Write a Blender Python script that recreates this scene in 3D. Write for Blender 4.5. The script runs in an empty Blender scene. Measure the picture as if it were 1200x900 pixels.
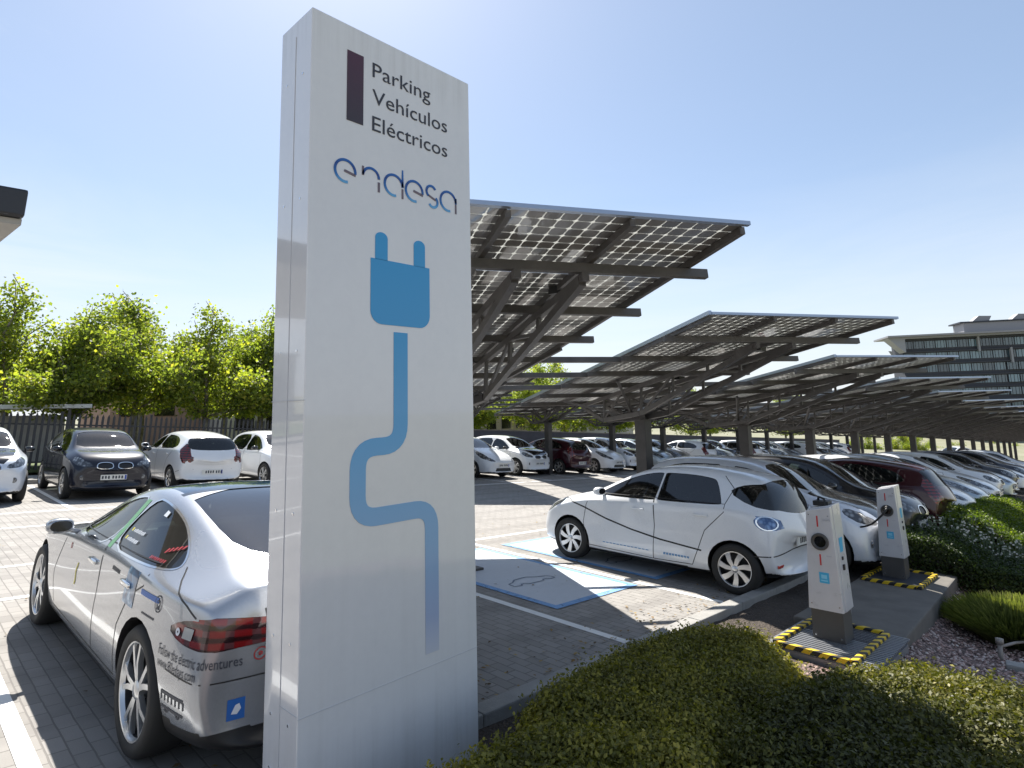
import bpy, bmesh, math, random
from mathutils import Vector, Matrix, Quaternion
from mathutils.bvhtree import BVHTree
R = math.radians
rnd = random.Random(7)
scene = bpy.context.scene
C = scene.collection

# ------------------------------------------------------------------ site frame
# The car park lies on a gentle slope.  Things are laid out in the slope's own frame G
# (x along the row of stalls, y across the aisle, z square to the paving), and the whole is
# turned by RM so that plumb things (posts, totem, trees) end up along world Z.
XA = Vector((690, 139, 705.75)).normalized()
YA = Vector((-740, 90, 705.75)).normalized()
ZA = XA.cross(YA)
if ZA.y > 0: ZA = -ZA
MG = Matrix((XA, YA, ZA))
UPV = (MG @ Vector((-130, -5309, 705.75))).normalized()
Q = Vector((0, 0, 1)).rotation_difference(UPV).to_matrix().to_4x4()
RM = Q.inverted()
EYE = 1.95
def T(x, y=0, z=0):
    return Matrix.Translation((x, y, z) if not isinstance(x, Vector) else x)
def RZ(a): return Matrix.Rotation(a, 4, 'Z')
def put(o, loc, rz=0, upright=False, scale=None):
    m = RM @ T(Vector(loc)) @ (Q if upright else Matrix.Identity(4)) @ RZ(rz)
    if scale: m = m @ Matrix.Diagonal((*scale, 1)) if hasattr(scale, '__len__') else m @ Matrix.Scale(scale, 4)
    o.matrix_world = m
    return o

def tag(o, label=None, cat=None, group=None, kind=None):
    if label: o['label'] = label
    if cat: o['category'] = cat
    if group: o['group'] = group
    if kind: o['kind'] = kind
    return o
def empty(name):
    o = bpy.data.objects.new(name, None); o.empty_display_size = .3; C.objects.link(o); return o
def copy_tree(o, parent=None):
    c = o.copy(); C.objects.link(c)
    if parent is not None: c.parent = parent
    for ch in o.children: copy_tree(ch, c)
    return c

# ------------------------------------------------------------------ materials
def mat(name, col=(.5, .5, .5), rough=.5, metal=0, coat=0, spec=.5, coatr=.05):
    m = bpy.data.materials.new(name); m.use_nodes = True
    b = m.node_tree.nodes['Principled BSDF']
    b.inputs['Base Color'].default_value = (*col, 1)
    b.inputs['Roughness'].default_value = rough
    b.inputs['Metallic'].default_value = metal
    b.inputs['Coat Weight'].default_value = coat
    b.inputs['Coat Roughness'].default_value = coatr
    b.inputs['Specular IOR Level'].default_value = spec
    return m
class N:
    """small node helper"""
    def __init__(s, m): s.t = m.node_tree; s.b = s.t.nodes['Principled BSDF'] if 'Principled BSDF' in s.t.nodes else None
    def n(s, typ, **kw):
        x = s.t.nodes.new('ShaderNode' + typ)
        for k, v in kw.items():
            if k.startswith('i_'): x.inputs[k[2:].replace('_', ' ')].default_value = v
            elif k.startswith('x'): x.inputs[int(k[1:])].default_value = v
            else: setattr(x, k, v)
        return x
    def l(s, a, b): s.t.links.new(a, b)
    def math(s, op, a, b=None, c=None):
        x = s.n('Math', operation=op)
        for i, v in enumerate((a, b, c)):
            if v is None: continue
            if isinstance(v, (int, float)): x.inputs[i].default_value = v
            else: s.l(v, x.inputs[i])
        return x.outputs[0]
    def ramp(s, fac, *stops):
        r = s.n('ValToRGB'); e = r.color_ramp.elements
        while len(e) < len(stops): e.new(.5)
        for i, (p, c) in enumerate(stops):
            e[i].position = p; e[i].color = (*c, 1) if len(c) == 3 else c
        s.l(fac, r.inputs[0]); return r.outputs[0]
    def mix(s, f, a, b, typ='RGBA', blend='MIX'):
        x = s.n('Mix', data_type=typ, blend_type=blend)
        for v, k in ((f, 0), (a, 6), (b, 7)):
            if isinstance(v, (int, float)): x.inputs[k].default_value = v
            elif isinstance(v, tuple): x.inputs[k].default_value = (*v, 1) if len(v) == 3 else v
            else: s.l(v, x.inputs[k])
        return x.outputs[2]
    def noise(s, vec, scale, detail=4, rough=.55, dist=0):
        x = s.n('TexNoise', i_Scale=scale, i_Detail=detail, i_Roughness=rough, i_Distortion=dist)
        if vec is not None: s.l(vec, x.inputs['Vector'])
        return x.outputs['Fac']
    def bump(s, h, strength=.3, dist=.02):
        x = s.n('Bump', i_Strength=strength, i_Distance=dist); s.l(h, x.inputs['Height']); s.l(x.outputs[0], s.b.inputs['Normal'])

def grime(m, lo=.8, scale=3, amt=.15, rough_amt=.12):
    """uneven wear in colour and gloss"""
    h = N(m); tc = h.n('TexCoord'); f = h.noise(tc.outputs['Object'], scale, 6, .6)
    col = tuple(h.b.inputs['Base Color'].default_value)[:3]
    h.l(h.mix(h.ramp(f, (.3, (0, 0, 0)), (.75, (1, 1, 1))), tuple(c * (1 - amt) for c in col), col), h.b.inputs['Base Color'])
    r = h.b.inputs['Roughness'].default_value
    h.l(h.math('MULTIPLY_ADD', f, rough_amt * 2, r - rough_amt), h.b.inputs['Roughness'])
    return m

def paint(name, col, metal=0., rough=.35):
    m = mat(name, col, rough, metal, coat=1.0, coatr=.03, spec=.5 if max(col) > .15 else .08)
    h = N(m); tc = h.n('TexCoord')
    f = h.noise(tc.outputs['Object'], 2.2, 5, .6)
    h.l(h.math('MULTIPLY_ADD', f, .10, .0), h.b.inputs['Coat Roughness'])
    dust = h.noise(tc.outputs['Object'], 60, 3, .7)
    base = h.mix(h.ramp(h.math('MULTIPLY', f, dust), (.25, (0, 0, 0)), (.5, (1, 1, 1))), col, tuple(c * .88 + .004 for c in col))
    geo = h.n('NewGeometry')
    h.l(h.mix(geo.outputs['Backfacing'], base, (.02, .02, .02)), h.b.inputs['Base Color'])
    h.l(h.math('SUBTRACT', 1.0, geo.outputs['Backfacing']), h.b.inputs['Coat Weight'])
    return m

M = {}
M['black'] = mat('black_trim', (.012, .012, .013), .45)
M['gloss_black'] = mat('gloss_black', (.008, .008, .009), .12, coat=.5)
M['rubber'] = grime(mat('tyre_rubber', (.022, .021, .02), .75), amt=.3, scale=9)
M['rim'] = mat('wheel_alloy', (.62, .63, .64), .28, .85)
M['rimdark'] = mat('wheel_dark', (.03, .03, .032), .5, .3)
M['chrome'] = mat('chrome', (.8, .81, .82), .12, 1)
M['plate'] = mat('plate_white', (.72, .72, .68), .35)
M['ink'] = mat('ink_dark', (.03, .035, .05), .5)
M['fabric'] = mat('seat_fabric', (.035, .035, .037), .85)
M['liteseat'] = mat('seat_light', (.35, .34, .32), .8)
def glass(name, tint=.25, trans=.6):
    m = bpy.data.materials.new(name); m.use_nodes = True; h = N(m); t = m.node_tree
    t.nodes.remove(t.nodes['Principled BSDF']); out = t.nodes['Material Output']
    tr = h.n('BsdfTransparent', i_Color=(tint * .85, tint, tint * .97, 1))
    dk = h.n('BsdfDiffuse', i_Color=(.008, .01, .011, 1))
    gl = h.n('BsdfGlossy', i_Color=(1, 1, 1, 1), i_Roughness=.015)
    a = h.n('MixShader', x0=trans); h.l(dk.outputs[0], a.inputs[1]); h.l(tr.outputs[0], a.inputs[2])
    lw = h.n('Fresnel', i_IOR=1.52)
    f = h.math('MULTIPLY_ADD', lw.outputs[0], 1.0, .02)
    b = h.n('MixShader'); h.l(f, b.inputs[0]); h.l(a.outputs[0], b.inputs[1]); h.l(gl.outputs[0], b.inputs[2])
    h.l(b.outputs[0], out.inputs[0]); return m
M['glass'] = glass('car_glass', .36, .8)
M['darkglass'] = glass('tinted_glass', .26, .6)
M['rearglass'] = glass('rear_glass', .12, .25); M['rearglass'].node_tree.nodes['Diffuse BSDF'].inputs[0].default_value = (.012, .02, .035, 1)
M['roofglass'] = glass('roof_glass', .1, .3)
M['roofglass'].node_tree.nodes['Diffuse BSDF'].inputs[0].default_value = (.02, .05, .11, 1)
def lamp_mat(name, a, b, sc=38):
    m = mat(name, a, .15, .3, coat=1); h = N(m); tc = h.n('TexCoord')
    v = h.n('TexVoronoi', i_Scale=sc); h.l(tc.outputs['Object'], v.inputs['Vector'])
    h.l(h.mix(h.ramp(v.outputs['Distance'], (.15, (0, 0, 0)), (.6, (1, 1, 1))), a, b), h.b.inputs['Base Color']); return m
M['headlamp'] = lamp_mat('headlamp_lens', (.30, .32, .34), (.05, .055, .065), 16)
M['taillamp'] = mat('taillamp_lens', (.25, .01, .012), .1, .2, coat=1); h = N(M['taillamp']); tc_ = h.n('TexCoord'); s_ = h.n('SeparateXYZ'); h.l(tc_.outputs['Object'], s_.inputs[0])
w_ = h.math('ABSOLUTE', h.math('SUBTRACT', h.math('FRACT', h.math('MULTIPLY', s_.outputs['Z'], 17)), .5)); w2_ = h.math('ABSOLUTE', h.math('SUBTRACT', h.math('FRACT', h.math('MULTIPLY', h.math('ADD', s_.outputs['X'], s_.outputs['Y']), 6)), .5))
h.l(h.mix(h.ramp(w2_, (.30, (0, 0, 0)), (.36, (1, 1, 1))), h.mix(h.ramp(w_, (.1, (0, 0, 0)), (.32, (1, 1, 1))), (.022, .004, .005), (.19, .008, .010)), h.mix(h.ramp(w_, (.2, (0, 0, 0)), (.3, (1, 1, 1))), (.02, .006, .007), (.10, .035, .04))), h.b.inputs['Base Color'])
M['clearlamp'] = lamp_mat('clear_taillamp_lens', (.22, .34, .55), (.03, .08, .20), 16)
M['reflector'] = mat('red_reflector', (.5, .015, .01), .2, coat=1)
M['white'] = paint('white_paint', (.74, .755, .77))
M['pearl'] = paint('pearl_paint', (.62, .66, .72), .25)
M['silver'] = paint('silver_paint', (.40, .42, .455), .65, .27)
M['grey'] = paint('grey_paint', (.22, .235, .25), .7, .3)
M['navy'] = paint('navy_paint', (.006, .008, .018), 0, .3)
M['charcoal'] = paint('charcoal_paint', (.010, .010, .013), .1, .3)
M['maroon'] = paint('maroon_paint', (.038, .004, .010), .2, .3)
M['bluegrey'] = paint('bluegrey_paint', (.33, .39, .44), .6, .3)

# ------------------------------------------------------------------ mesh builder
class MB:
    def __init__(s): s.v = []; s.f = []; s.m = []
    def add(s, vs, fs, mi=0):
        k = len(s.v); s.v += [tuple(v) for v in vs]; s.f += [tuple(i + k for i in f) for f in fs]; s.m += [mi] * len(fs)
    def box(s, c, sz, rot=None, mi=0):
        vs = [Vector((x * sz[0] / 2, y * sz[1] / 2, z * sz[2] / 2)) for z in (-1, 1) for x, y in ((-1, -1), (1, -1), (1, 1), (-1, 1))]
        if rot is not None: vs = [rot @ v for v in vs]
        s.add([v + Vector(c) for v in vs], [(3, 2, 1, 0), (4, 5, 6, 7), (0, 1, 5, 4), (1, 2, 6, 5), (2, 3, 7, 6), (3, 0, 4, 7)], mi)
    def bar(s, p0, p1, w, h, up=(0, 0, 1), mi=0, taper=1):
        p0 = Vector(p0); p1 = Vector(p1); d = (p1 - p0).normalized(); up = Vector(up)
        a = d.cross(up)
        if a.length < 1e-4: a = d.cross(Vector((1, 0, 0)))
        a.normalize(); b = a.cross(d)
        vs = []
        for p, k in ((p0, 1), (p1, taper)):
            vs += [p + a * w / 2 * i * k + b * h / 2 * j * k for i, j in ((-1, -1), (1, -1), (1, 1), (-1, 1))]
        s.add(vs, [(0, 1, 2, 3), (7, 6, 5, 4), (1, 0, 4, 5), (2, 1, 5, 6), (3, 2, 6, 7), (0, 3, 7, 4)], mi)
    def tube(s, pts, r, n=8, mi=0, caps=True):
        pts = [Vector(p) for p in pts]; rs = r if hasattr(r, '__len__') else [r] * len(pts)
        vs = []; d0 = (pts[1] - pts[0]).normalized(); a = d0.orthogonal().normalized()
        for i, p in enumerate(pts):
            d = (pts[min(i + 1, len(pts) - 1)] - pts[max(i - 1, 0)]).normalized()
            a = (a - d * a.dot(d)).normalized(); b = d.cross(a)
            vs += [p + (a * math.cos(t * 2 * math.pi / n) + b * math.sin(t * 2 * math.pi / n)) * rs[i] for t in range(n)]
        fs = [(i * n + j, i * n + (j + 1) % n, (i + 1) * n + (j + 1) % n, (i + 1) * n + j) for i in range(len(pts) - 1) for j in range(n)]
        if caps: fs += [tuple(range(n))[::-1], tuple(range((len(pts) - 1) * n, len(pts) * n))]
        s.add(vs, fs, mi)
    def lathe_y(s, prof, n=40, mi=0, c=(0, 0, 0)):
        """profile [(radius, y)] turned round the y axis"""
        vs = [(c[0] + r * math.cos(t * 2 * math.pi / n), c[1] + y, c[2] + r * math.sin(t * 2 * math.pi / n)) for r, y in prof for t in range(n)]
        fs = [(i * n + j, (i + 1) * n + j, (i + 1) * n + (j + 1) % n, i * n + (j + 1) % n) for i in range(len(prof) - 1) for j in range(n)]
        s.add(vs, fs, mi)
    def prism(s, poly, z0, z1, mi=0, fn=None):
        """poly [(a,b)] extruded; fn maps (a,b,c) to a point"""
        fn = fn or (lambda a, b, c: (a, b, c)); n = len(poly)
        vs = [fn(a, b, z0) for a, b in poly] + [fn(a, b, z1) for a, b in poly]
        s.add(vs, [tuple(range(n))[::-1], tuple(range(n, 2 * n))] + [(i, (i + 1) % n, n + (i + 1) % n, n + i) for i in range(n)], mi)
    def build(s, name, mats, parent=None, smooth=False, bevel=0, fix=False):
        me = bpy.data.meshes.new(name); me.from_pydata(s.v, [], s.f)
        for m_ in (mats if isinstance(mats, (list, tuple)) else [mats]): me.materials.append(m_)
        me.polygons.foreach_set('material_index', s.m)
        if smooth: me.polygons.foreach_set('use_smooth', [True] * len(s.f))
        if fix or bevel:
            bm = bmesh.new(); bm.from_mesh(me)
            bmesh.ops.recalc_face_normals(bm, faces=bm.faces)
            if bevel:
                es = [e for e in bm.edges if len(e.link_faces) == 2 and e.calc_face_angle(0) > .6]
                bmesh.ops.bevel(bm, geom=es, offset=bevel, segments=2, affect='EDGES', profile=.6)
            bm.to_mesh(me); bm.free()
        me.update()
        o = bpy.data.objects.new(name, me); C.objects.link(o)
        if parent is not None: o.parent = parent
        return o
def smooth_by_angle(me, ang=.6):
    bm = bmesh.new(); bm.from_mesh(me)
    for f in bm.faces: f.smooth = True
    for e in bm.edges: e.smooth = not (len(e.link_faces) == 2 and e.calc_face_angle(0) > ang)
    bm.to_mesh(me); bm.free()

# ------------------------------------------------------------------ cars
def in_poly(x, y, poly):
    c = False; n = len(poly); j = n - 1
    for i in range(n):
        xi, yi = poly[i]; xj, yj = poly[j]
        if (yi > y) != (yj > y) and x < (xj - xi) * (y - yi) / (yj - yi) + xi: c = not c
        j = i
    return c
def rounded(poly, k=2):
    """Chaikin corner cutting of a closed outline"""
    for _ in range(k):
        q = []
        for i in range(len(poly)):
            a = poly[i]; b = poly[(i + 1) % len(poly)]
            q += [(a[0] * .75 + b[0] * .25, a[1] * .75 + b[1] * .25), (a[0] * .25 + b[0] * .75, a[1] * .25 + b[1] * .75)]
        poly = q
    return poly
def circle(cx, cz, r, n=26): return [(cx + r * math.cos(2 * math.pi * i / n), cz + r * math.sin(2 * math.pi * i / n)) for i in range(n)]

def shell(spec, level):
    """body skin from a table of cross-sections, subdivided"""
    st = spec['st']; L = spec['L']; vs = []; rings = []
    for (x, zt, zr, wr, zs, ws, zm, wm, zb, wb) in st:
        half = [(0, zb), (wb * .75, zb), (wb, zb + .035), (wm * .55 + wb * .45, zb * .6 + zm * .4), (wm, zm), (ws + (wm - ws) * .35, zm * .3 + zs * .7), (ws, zs),
                (ws + (wr - ws) * .12, zs + (zr - zs) * .12), (wr + (ws - wr) * .14, zr - (zr - zs) * .14), (wr, zr), (wr * .8, zr + (zt - zr) * .55), (wr * .45, zr + (zt - zr) * .88), (0, zt)]
        ring = []
        for (y, z) in half:
            w = spec['W'] / 2
            xx = x + spec.get('nb', .28) * (y / w) ** 2 * math.exp(-x / .45) - spec.get('tb', .2) * (y / w) ** 2 * math.exp(-(L - x) / .4)
            ring.append((xx - L / 2, y, z))
        full = ring + [(a, -b, c) for a, b, c in ring[1:-1][::-1]]
        rings.append([len(vs) + i for i in range(len(full))]); vs += full
    n = len(rings[0]); fs = []
    for a, b in zip(rings, rings[1:]):
        for i in range(n): fs.append((a[i], a[(i + 1) % n], b[(i + 1) % n], b[i]))
    h = 13
    for ring, flip in ((rings[0], True), (rings[-1], False)):
        Lh = ring[:h]; Rh = [ring[0]] + ring[h:][::-1] + [ring[h - 1]]
        for i in range(h - 1):
            q = [Lh[i], Lh[i + 1], Rh[i + 1], Rh[i]]
            q = [v for k, v in enumerate(q) if v not in q[:k]]
            fs.append(tuple(q[::-1] if flip else q))
    me = bpy.data.meshes.new('tmp'); me.from_pydata(vs, [], fs)
    bm = bmesh.new(); bm.from_mesh(me); bmesh.ops.recalc_face_normals(bm, faces=bm.faces); bm.to_mesh(me); bm.free()
    o = bpy.data.objects.new('tmp', me); C.objects.link(o)
    md = o.modifiers.new('s', 'SUBSURF'); md.levels = level; md.render_levels = level
    dg = bpy.context.evaluated_depsgraph_get(); dg.update()
    me2 = bpy.data.meshes.new_from_object(o.evaluated_get(dg))
    bpy.data.objects.remove(o); bpy.data.meshes.remove(me)
    bm = bmesh.new(); bm.from_mesh(me2); bpy.data.meshes.remove(me2)
    for f in bm.faces: f.smooth = True; f.material_index = 0
    return bm

def axes(d):
    """projection direction -> 2D axes (horizontal, vertical)"""
    d = Vector(d).normalized()
    if abs(d.z) > .9: return Vector((1, 0, 0)), Vector((0, 1, 0)), d
    u = Vector((-d.y, d.x, 0)).normalized()
    if abs(u.x) > abs(u.y):
        if u.x < 0: u = -u
    else:
        if u.y < 0: u = -u
    return u, Vector((0, 0, 1)), d

def cut(bm, d, poly, cond=None, minn=.2):
    """faces of bm that face direction d and lie inside poly (drawn square to d), edges cut clean"""
    u, v, d = axes(d)
    xs = [p[0] for p in poly]; ys = [p[1] for p in poly]; mg = .12
    def sub():
        r = []
        for f in bm.faces:
            c = f.calc_center_median(); a, b = c.dot(u), c.dot(v)
            if min(xs) - mg < a < max(xs) + mg and min(ys) - mg < b < max(ys) + mg and f.normal.dot(d) > minn and (cond is None or cond(c)): r.append(f)
        return r
    n = len(poly); cand = []
    for f in bm.faces:
        c = f.calc_center_median(); a, b = c.dot(u), c.dot(v)
        if min(xs) - mg < a < max(xs) + mg and min(ys) - mg < b < max(ys) + mg and f.normal.dot(d) > minn - .1 and (cond is None or cond(c)): cand.append(f)
    for i in range(n):
        a = poly[i]; b = poly[(i + 1) % n]
        ex, ey = b[0] - a[0], b[1] - a[1]; ln = math.hypot(ex, ey)
        if ln < 1e-5: continue
        p0 = u * a[0] + v * a[1]; no = (u * ey - v * ex) / ln
        mid = ((a[0] + b[0]) / 2, (a[1] + b[1]) / 2); fs = []; rest = []
        for f in cand:
            c = f.calc_center_median()
            (fs if abs(c.dot(u) - mid[0]) < ln / 2 + .09 and abs(c.dot(v) - mid[1]) < ln / 2 + .09 else rest).append(f)
        if not fs: continue
        g = set(fs)
        for f in fs: g.update(f.edges); g.update(f.verts)
        r_ = bmesh.ops.bisect_plane(bm, geom=list(g), dist=1e-5, plane_co=p0, plane_no=no)
        got = {f for f in r_['geom'] if isinstance(f, bmesh.types.BMFace)} | {f for f in fs if f.is_valid}
        cand = rest + list(got)
    bm.normal_update()
    return [f for f in sub() if in_poly(f.calc_center_median().dot(u), f.calc_center_median().dot(v), poly)]

def take(bm, faces, out, inset=.006, rim=.014, rimdir=None, mi=1, keep=True):
    """lift faces out of bm into the mesh builder `out`, leaving a rim"""
    S = set(faces)
    if not S: return
    if keep:
        vm = {}; vs = []; fs = []
        for f in S:
            idx = []
            for v in f.verts:
                if v not in vm: vm[v] = len(vs); vs.append(v.co - v.normal * inset)
                idx.append(vm[v])
            fs.append(idx)
        out.add(vs, fs, 0)
    be = [e for e in {e for f in S for e in f.edges} if sum(1 for lf in e.link_faces if lf in S) == 1 and len(e.link_faces) == 2]
    nv = {v: (rimdir if rimdir is not None else -v.normal * rim) for e in be for v in e.verts}
    bmesh.ops.delete(bm, geom=list(S), context='FACES')
    be = [e for e in be if e.is_valid]
    r = bmesh.ops.extrude_edge_only(bm, edges=be)
    old = {tuple(round(c, 6) for c in v.co): d for v, d in nv.items() if v.is_valid}
    for g in r['geom']:
        if isinstance(g, bmesh.types.BMVert):
            d = old.get(tuple(round(c, 6) for c in g.co))
            if d is not None: g.co += d
        elif isinstance(g, bmesh.types.BMFace): g.material_index = mi; g.smooth = False
    for e in be:
        if e.is_valid: e.smooth = False
    bm.normal_update()

def seam(bvh, mb, pts, side, w=.0048, d=None, mi=0, lift=.0015):
    """thin dark line laid along the skin; pts in the (x,z) side view"""
    out = []
    P = []
    for a, b in zip(pts, pts[1:]):
        n = max(1, int(math.hypot(b[0] - a[0], b[1] - a[1]) / .05))
        P += [(a[0] + (b[0] - a[0]) * i / n, a[1] + (b[1] - a[1]) * i / n) for i in range(n)]
    P.append(pts[-1])
    u, v, dd = axes(d or (0, side, 0))
    for a, b in P:
        h = bvh.ray_cast(u * a + v * b + dd * 3, -dd)
        if h[0] is not None: out.append((h[0], h[1]))
    vs = []; fs = []
    for i, (p, n) in enumerate(out):
        t = (out[min(i + 1, len(out) - 1)][0] - out[max(0, i - 1)][0])
        if t.length < 1e-6: t = Vector((1, 0, 0))
        s_ = t.normalized().cross(n).normalized()
        vs += [p + n * lift + s_ * w, p + n * lift - s_ * w]
    for i in range(len(out) - 1): fs.append((2 * i, 2 * i + 1, 2 * i + 3, 2 * i + 2))
    if fs: mb.add(vs, fs, mi)

def rseam(bvh, mb, cx, pts, w=.004, mi=0):
    """dark line round a corner: pts (angle from +x, z) seen from the axis at x=cx"""
    out = []
    for (a0, z0), (a1, z1) in zip(pts, pts[1:]):
        for i in range(9):
            a = R(a0 + (a1 - a0) * i / 8); z = z0 + (z1 - z0) * i / 8; d = Vector((math.cos(a), math.sin(a), 0))
            h = bvh.ray_cast(Vector((cx, 0, z)) + d * 3, -d)
            if h[0] is not None: out.append((h[0], h[1]))
    vs = []; fs = []
    for i, (p, n) in enumerate(out):
        t = out[min(i + 1, len(out) - 1)][0] - out[max(0, i - 1)][0]
        if t.length < 1e-6: t = Vector((0, 0, 1))
        s_ = t.normalized().cross(n).normalized(); vs += [p + n * .0015 + s_ * w, p + n * .0015 - s_ * w]
    for i in range(len(out) - 1): fs.append((2 * i, 2 * i + 1, 2 * i + 3, 2 * i + 2))
    if fs: mb.add(vs, fs, mi)

def stick(bvh, mb, polys, d, mi=0, lift=.0025):
    """lay flat outlines (lists of (a,b) square to d) on the skin"""
    u, v, dd = axes(d)
    for poly in polys:
        vs = []
        for a, b in poly:
            h = bvh.ray_cast(u * a + v * b + dd * 3, -dd)
            if h[0] is None: break
            vs.append(h[0] + h[1] * lift)
        else:
            mb.add(vs, [tuple(range(len(vs)))], mi)

def text_polys(txt, size, width=None, sub=2, extra=None):
    """text as small flat faces, baseline at 0,0"""
    cu = bpy.data.curves.new('t', 'FONT'); cu.body = txt; cu.size = size; cu.resolution_u = sub
    if extra: extra(cu)
    o = bpy.data.objects.new('t', cu); C.objects.link(o)
    dg = bpy.context.evaluated_depsgraph_get(); dg.update()
    me = bpy.data.meshes.new_from_object(o.evaluated_get(dg))
    pol = [[(me.vertices[i].co.x, me.vertices[i].co.y) for i in p.vertices] for p in me.polygons]
    bpy.data.objects.remove(o); bpy.data.curves.remove(cu)
    if width:
        x0 = min(p[0] for q in pol for p in q); x1 = max(p[0] for q in pol for p in q); k = width / (x1 - x0)
        pol = [[((a - x0) * k, b) for a, b in q] for q in pol]
    return pol

def wheel_mesh(r, w, style, name, parent, rimr=None):
    rr = rimr or r * (.755 if style == 'twin5' else .70)
    t = MB()
    t.lathe_y([(rr * .97, -w * .42), (rr * 1.02, -w * .49), (r * .93, -w * .5), (r * .985, -w * .40), (r, -w * .25), (r, w * .25), (r * .985, w * .40), (r * .93, w * .5), (rr * 1.02, w * .49), (rr * .97, w * .42)], 44)
    tyre = t.build(name, M['rubber'], parent, smooth=True)
    m = MB()
    # barrel + dish behind spokes (dark) + outer lip; outside faces +y
    m.lathe_y([(rr * .99, w * .44), (rr * .985, w * .47), (rr * .95, w * .46), (rr * .91, w * .36)], 44, 0)
    m.lathe_y([(rr * .91, w * .36), (rr * .88, -w * .1), (.0001, -w * .12)], 32, 1)
    m.lathe_y([(rr * .20, w * .2), (rr * .2, w * .40), (rr * .14, w * .44), (.0001, w * .45)], 20, 0)
    def spoke(a, wa, wb, r0=.16, r1=.93, sk=0):
        ca, sa = math.cos(a), math.sin(a); cb, sb = math.cos(a + sk), math.sin(a + sk)
        ins = rr * r0; ous = rr * r1
        y0, y1 = w * .40, w * .42
        p = []
        for (c, s, q, ww, yy) in ((ca, sa, ins, wa, y0), ((ca + cb) / 2, (sa + sb) / 2, (ins + ous) / 2, (wa * .45 + wb * .55), w * .43), (cb, sb, ous, wb, y1)):
            for sd in (-1, 1):
                p.append((c * q - s * ww * sd, yy, s * q + c * ww * sd))
            for sd in (-1, 1):
                p.append((c * q - s * ww * sd, yy - w * .12, s * q + c * ww * sd))
        f = []
        for k in (0, 4): f += [(k, k + 1, k + 5, k + 4), (k + 2, k, k + 4, k + 6), (k + 1, k + 3, k + 7, k + 5)]
        m.add(p, f, 0)
    if style == 'twin5':
        for i in range(5):
            for o_ in (-.17, .17): spoke(i * 2 * math.pi / 5 + .3 + o_ * .5, .017, .014, sk=o_ * 1.0)
    elif style == 'seven':
        for i in range(7): spoke(i * 2 * math.pi / 7, .020, .036, sk=.25)
    elif style == 'five':
        for i in range(5): spoke(i * 2 * math.pi / 5 + .2, .024, .030, sk=.1)
        for i in range(5): spoke(i * 2 * math.pi / 5 + .75, .010, .012)
    else:
        for i in range(6): spoke(i * 2 * math.pi / 6, .018, .042, sk=-.2)
    rim = m.build('rim', [M['rim'], M['rimdark']], tyre, fix=True)
    smooth_by_angle(rim.data, .5)
    return tyre
def pick(bm, d, poly, cond=None, minn=.2):
    u, v, d = axes(d)
    r = []
    for f in bm.faces:
        c = f.calc_center_median()
        if f.normal.dot(d) > minn and (cond is None or cond(c)) and in_poly(c.dot(u), c.dot(v), poly): r.append(f)
    return r

SPECS = {}
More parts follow.
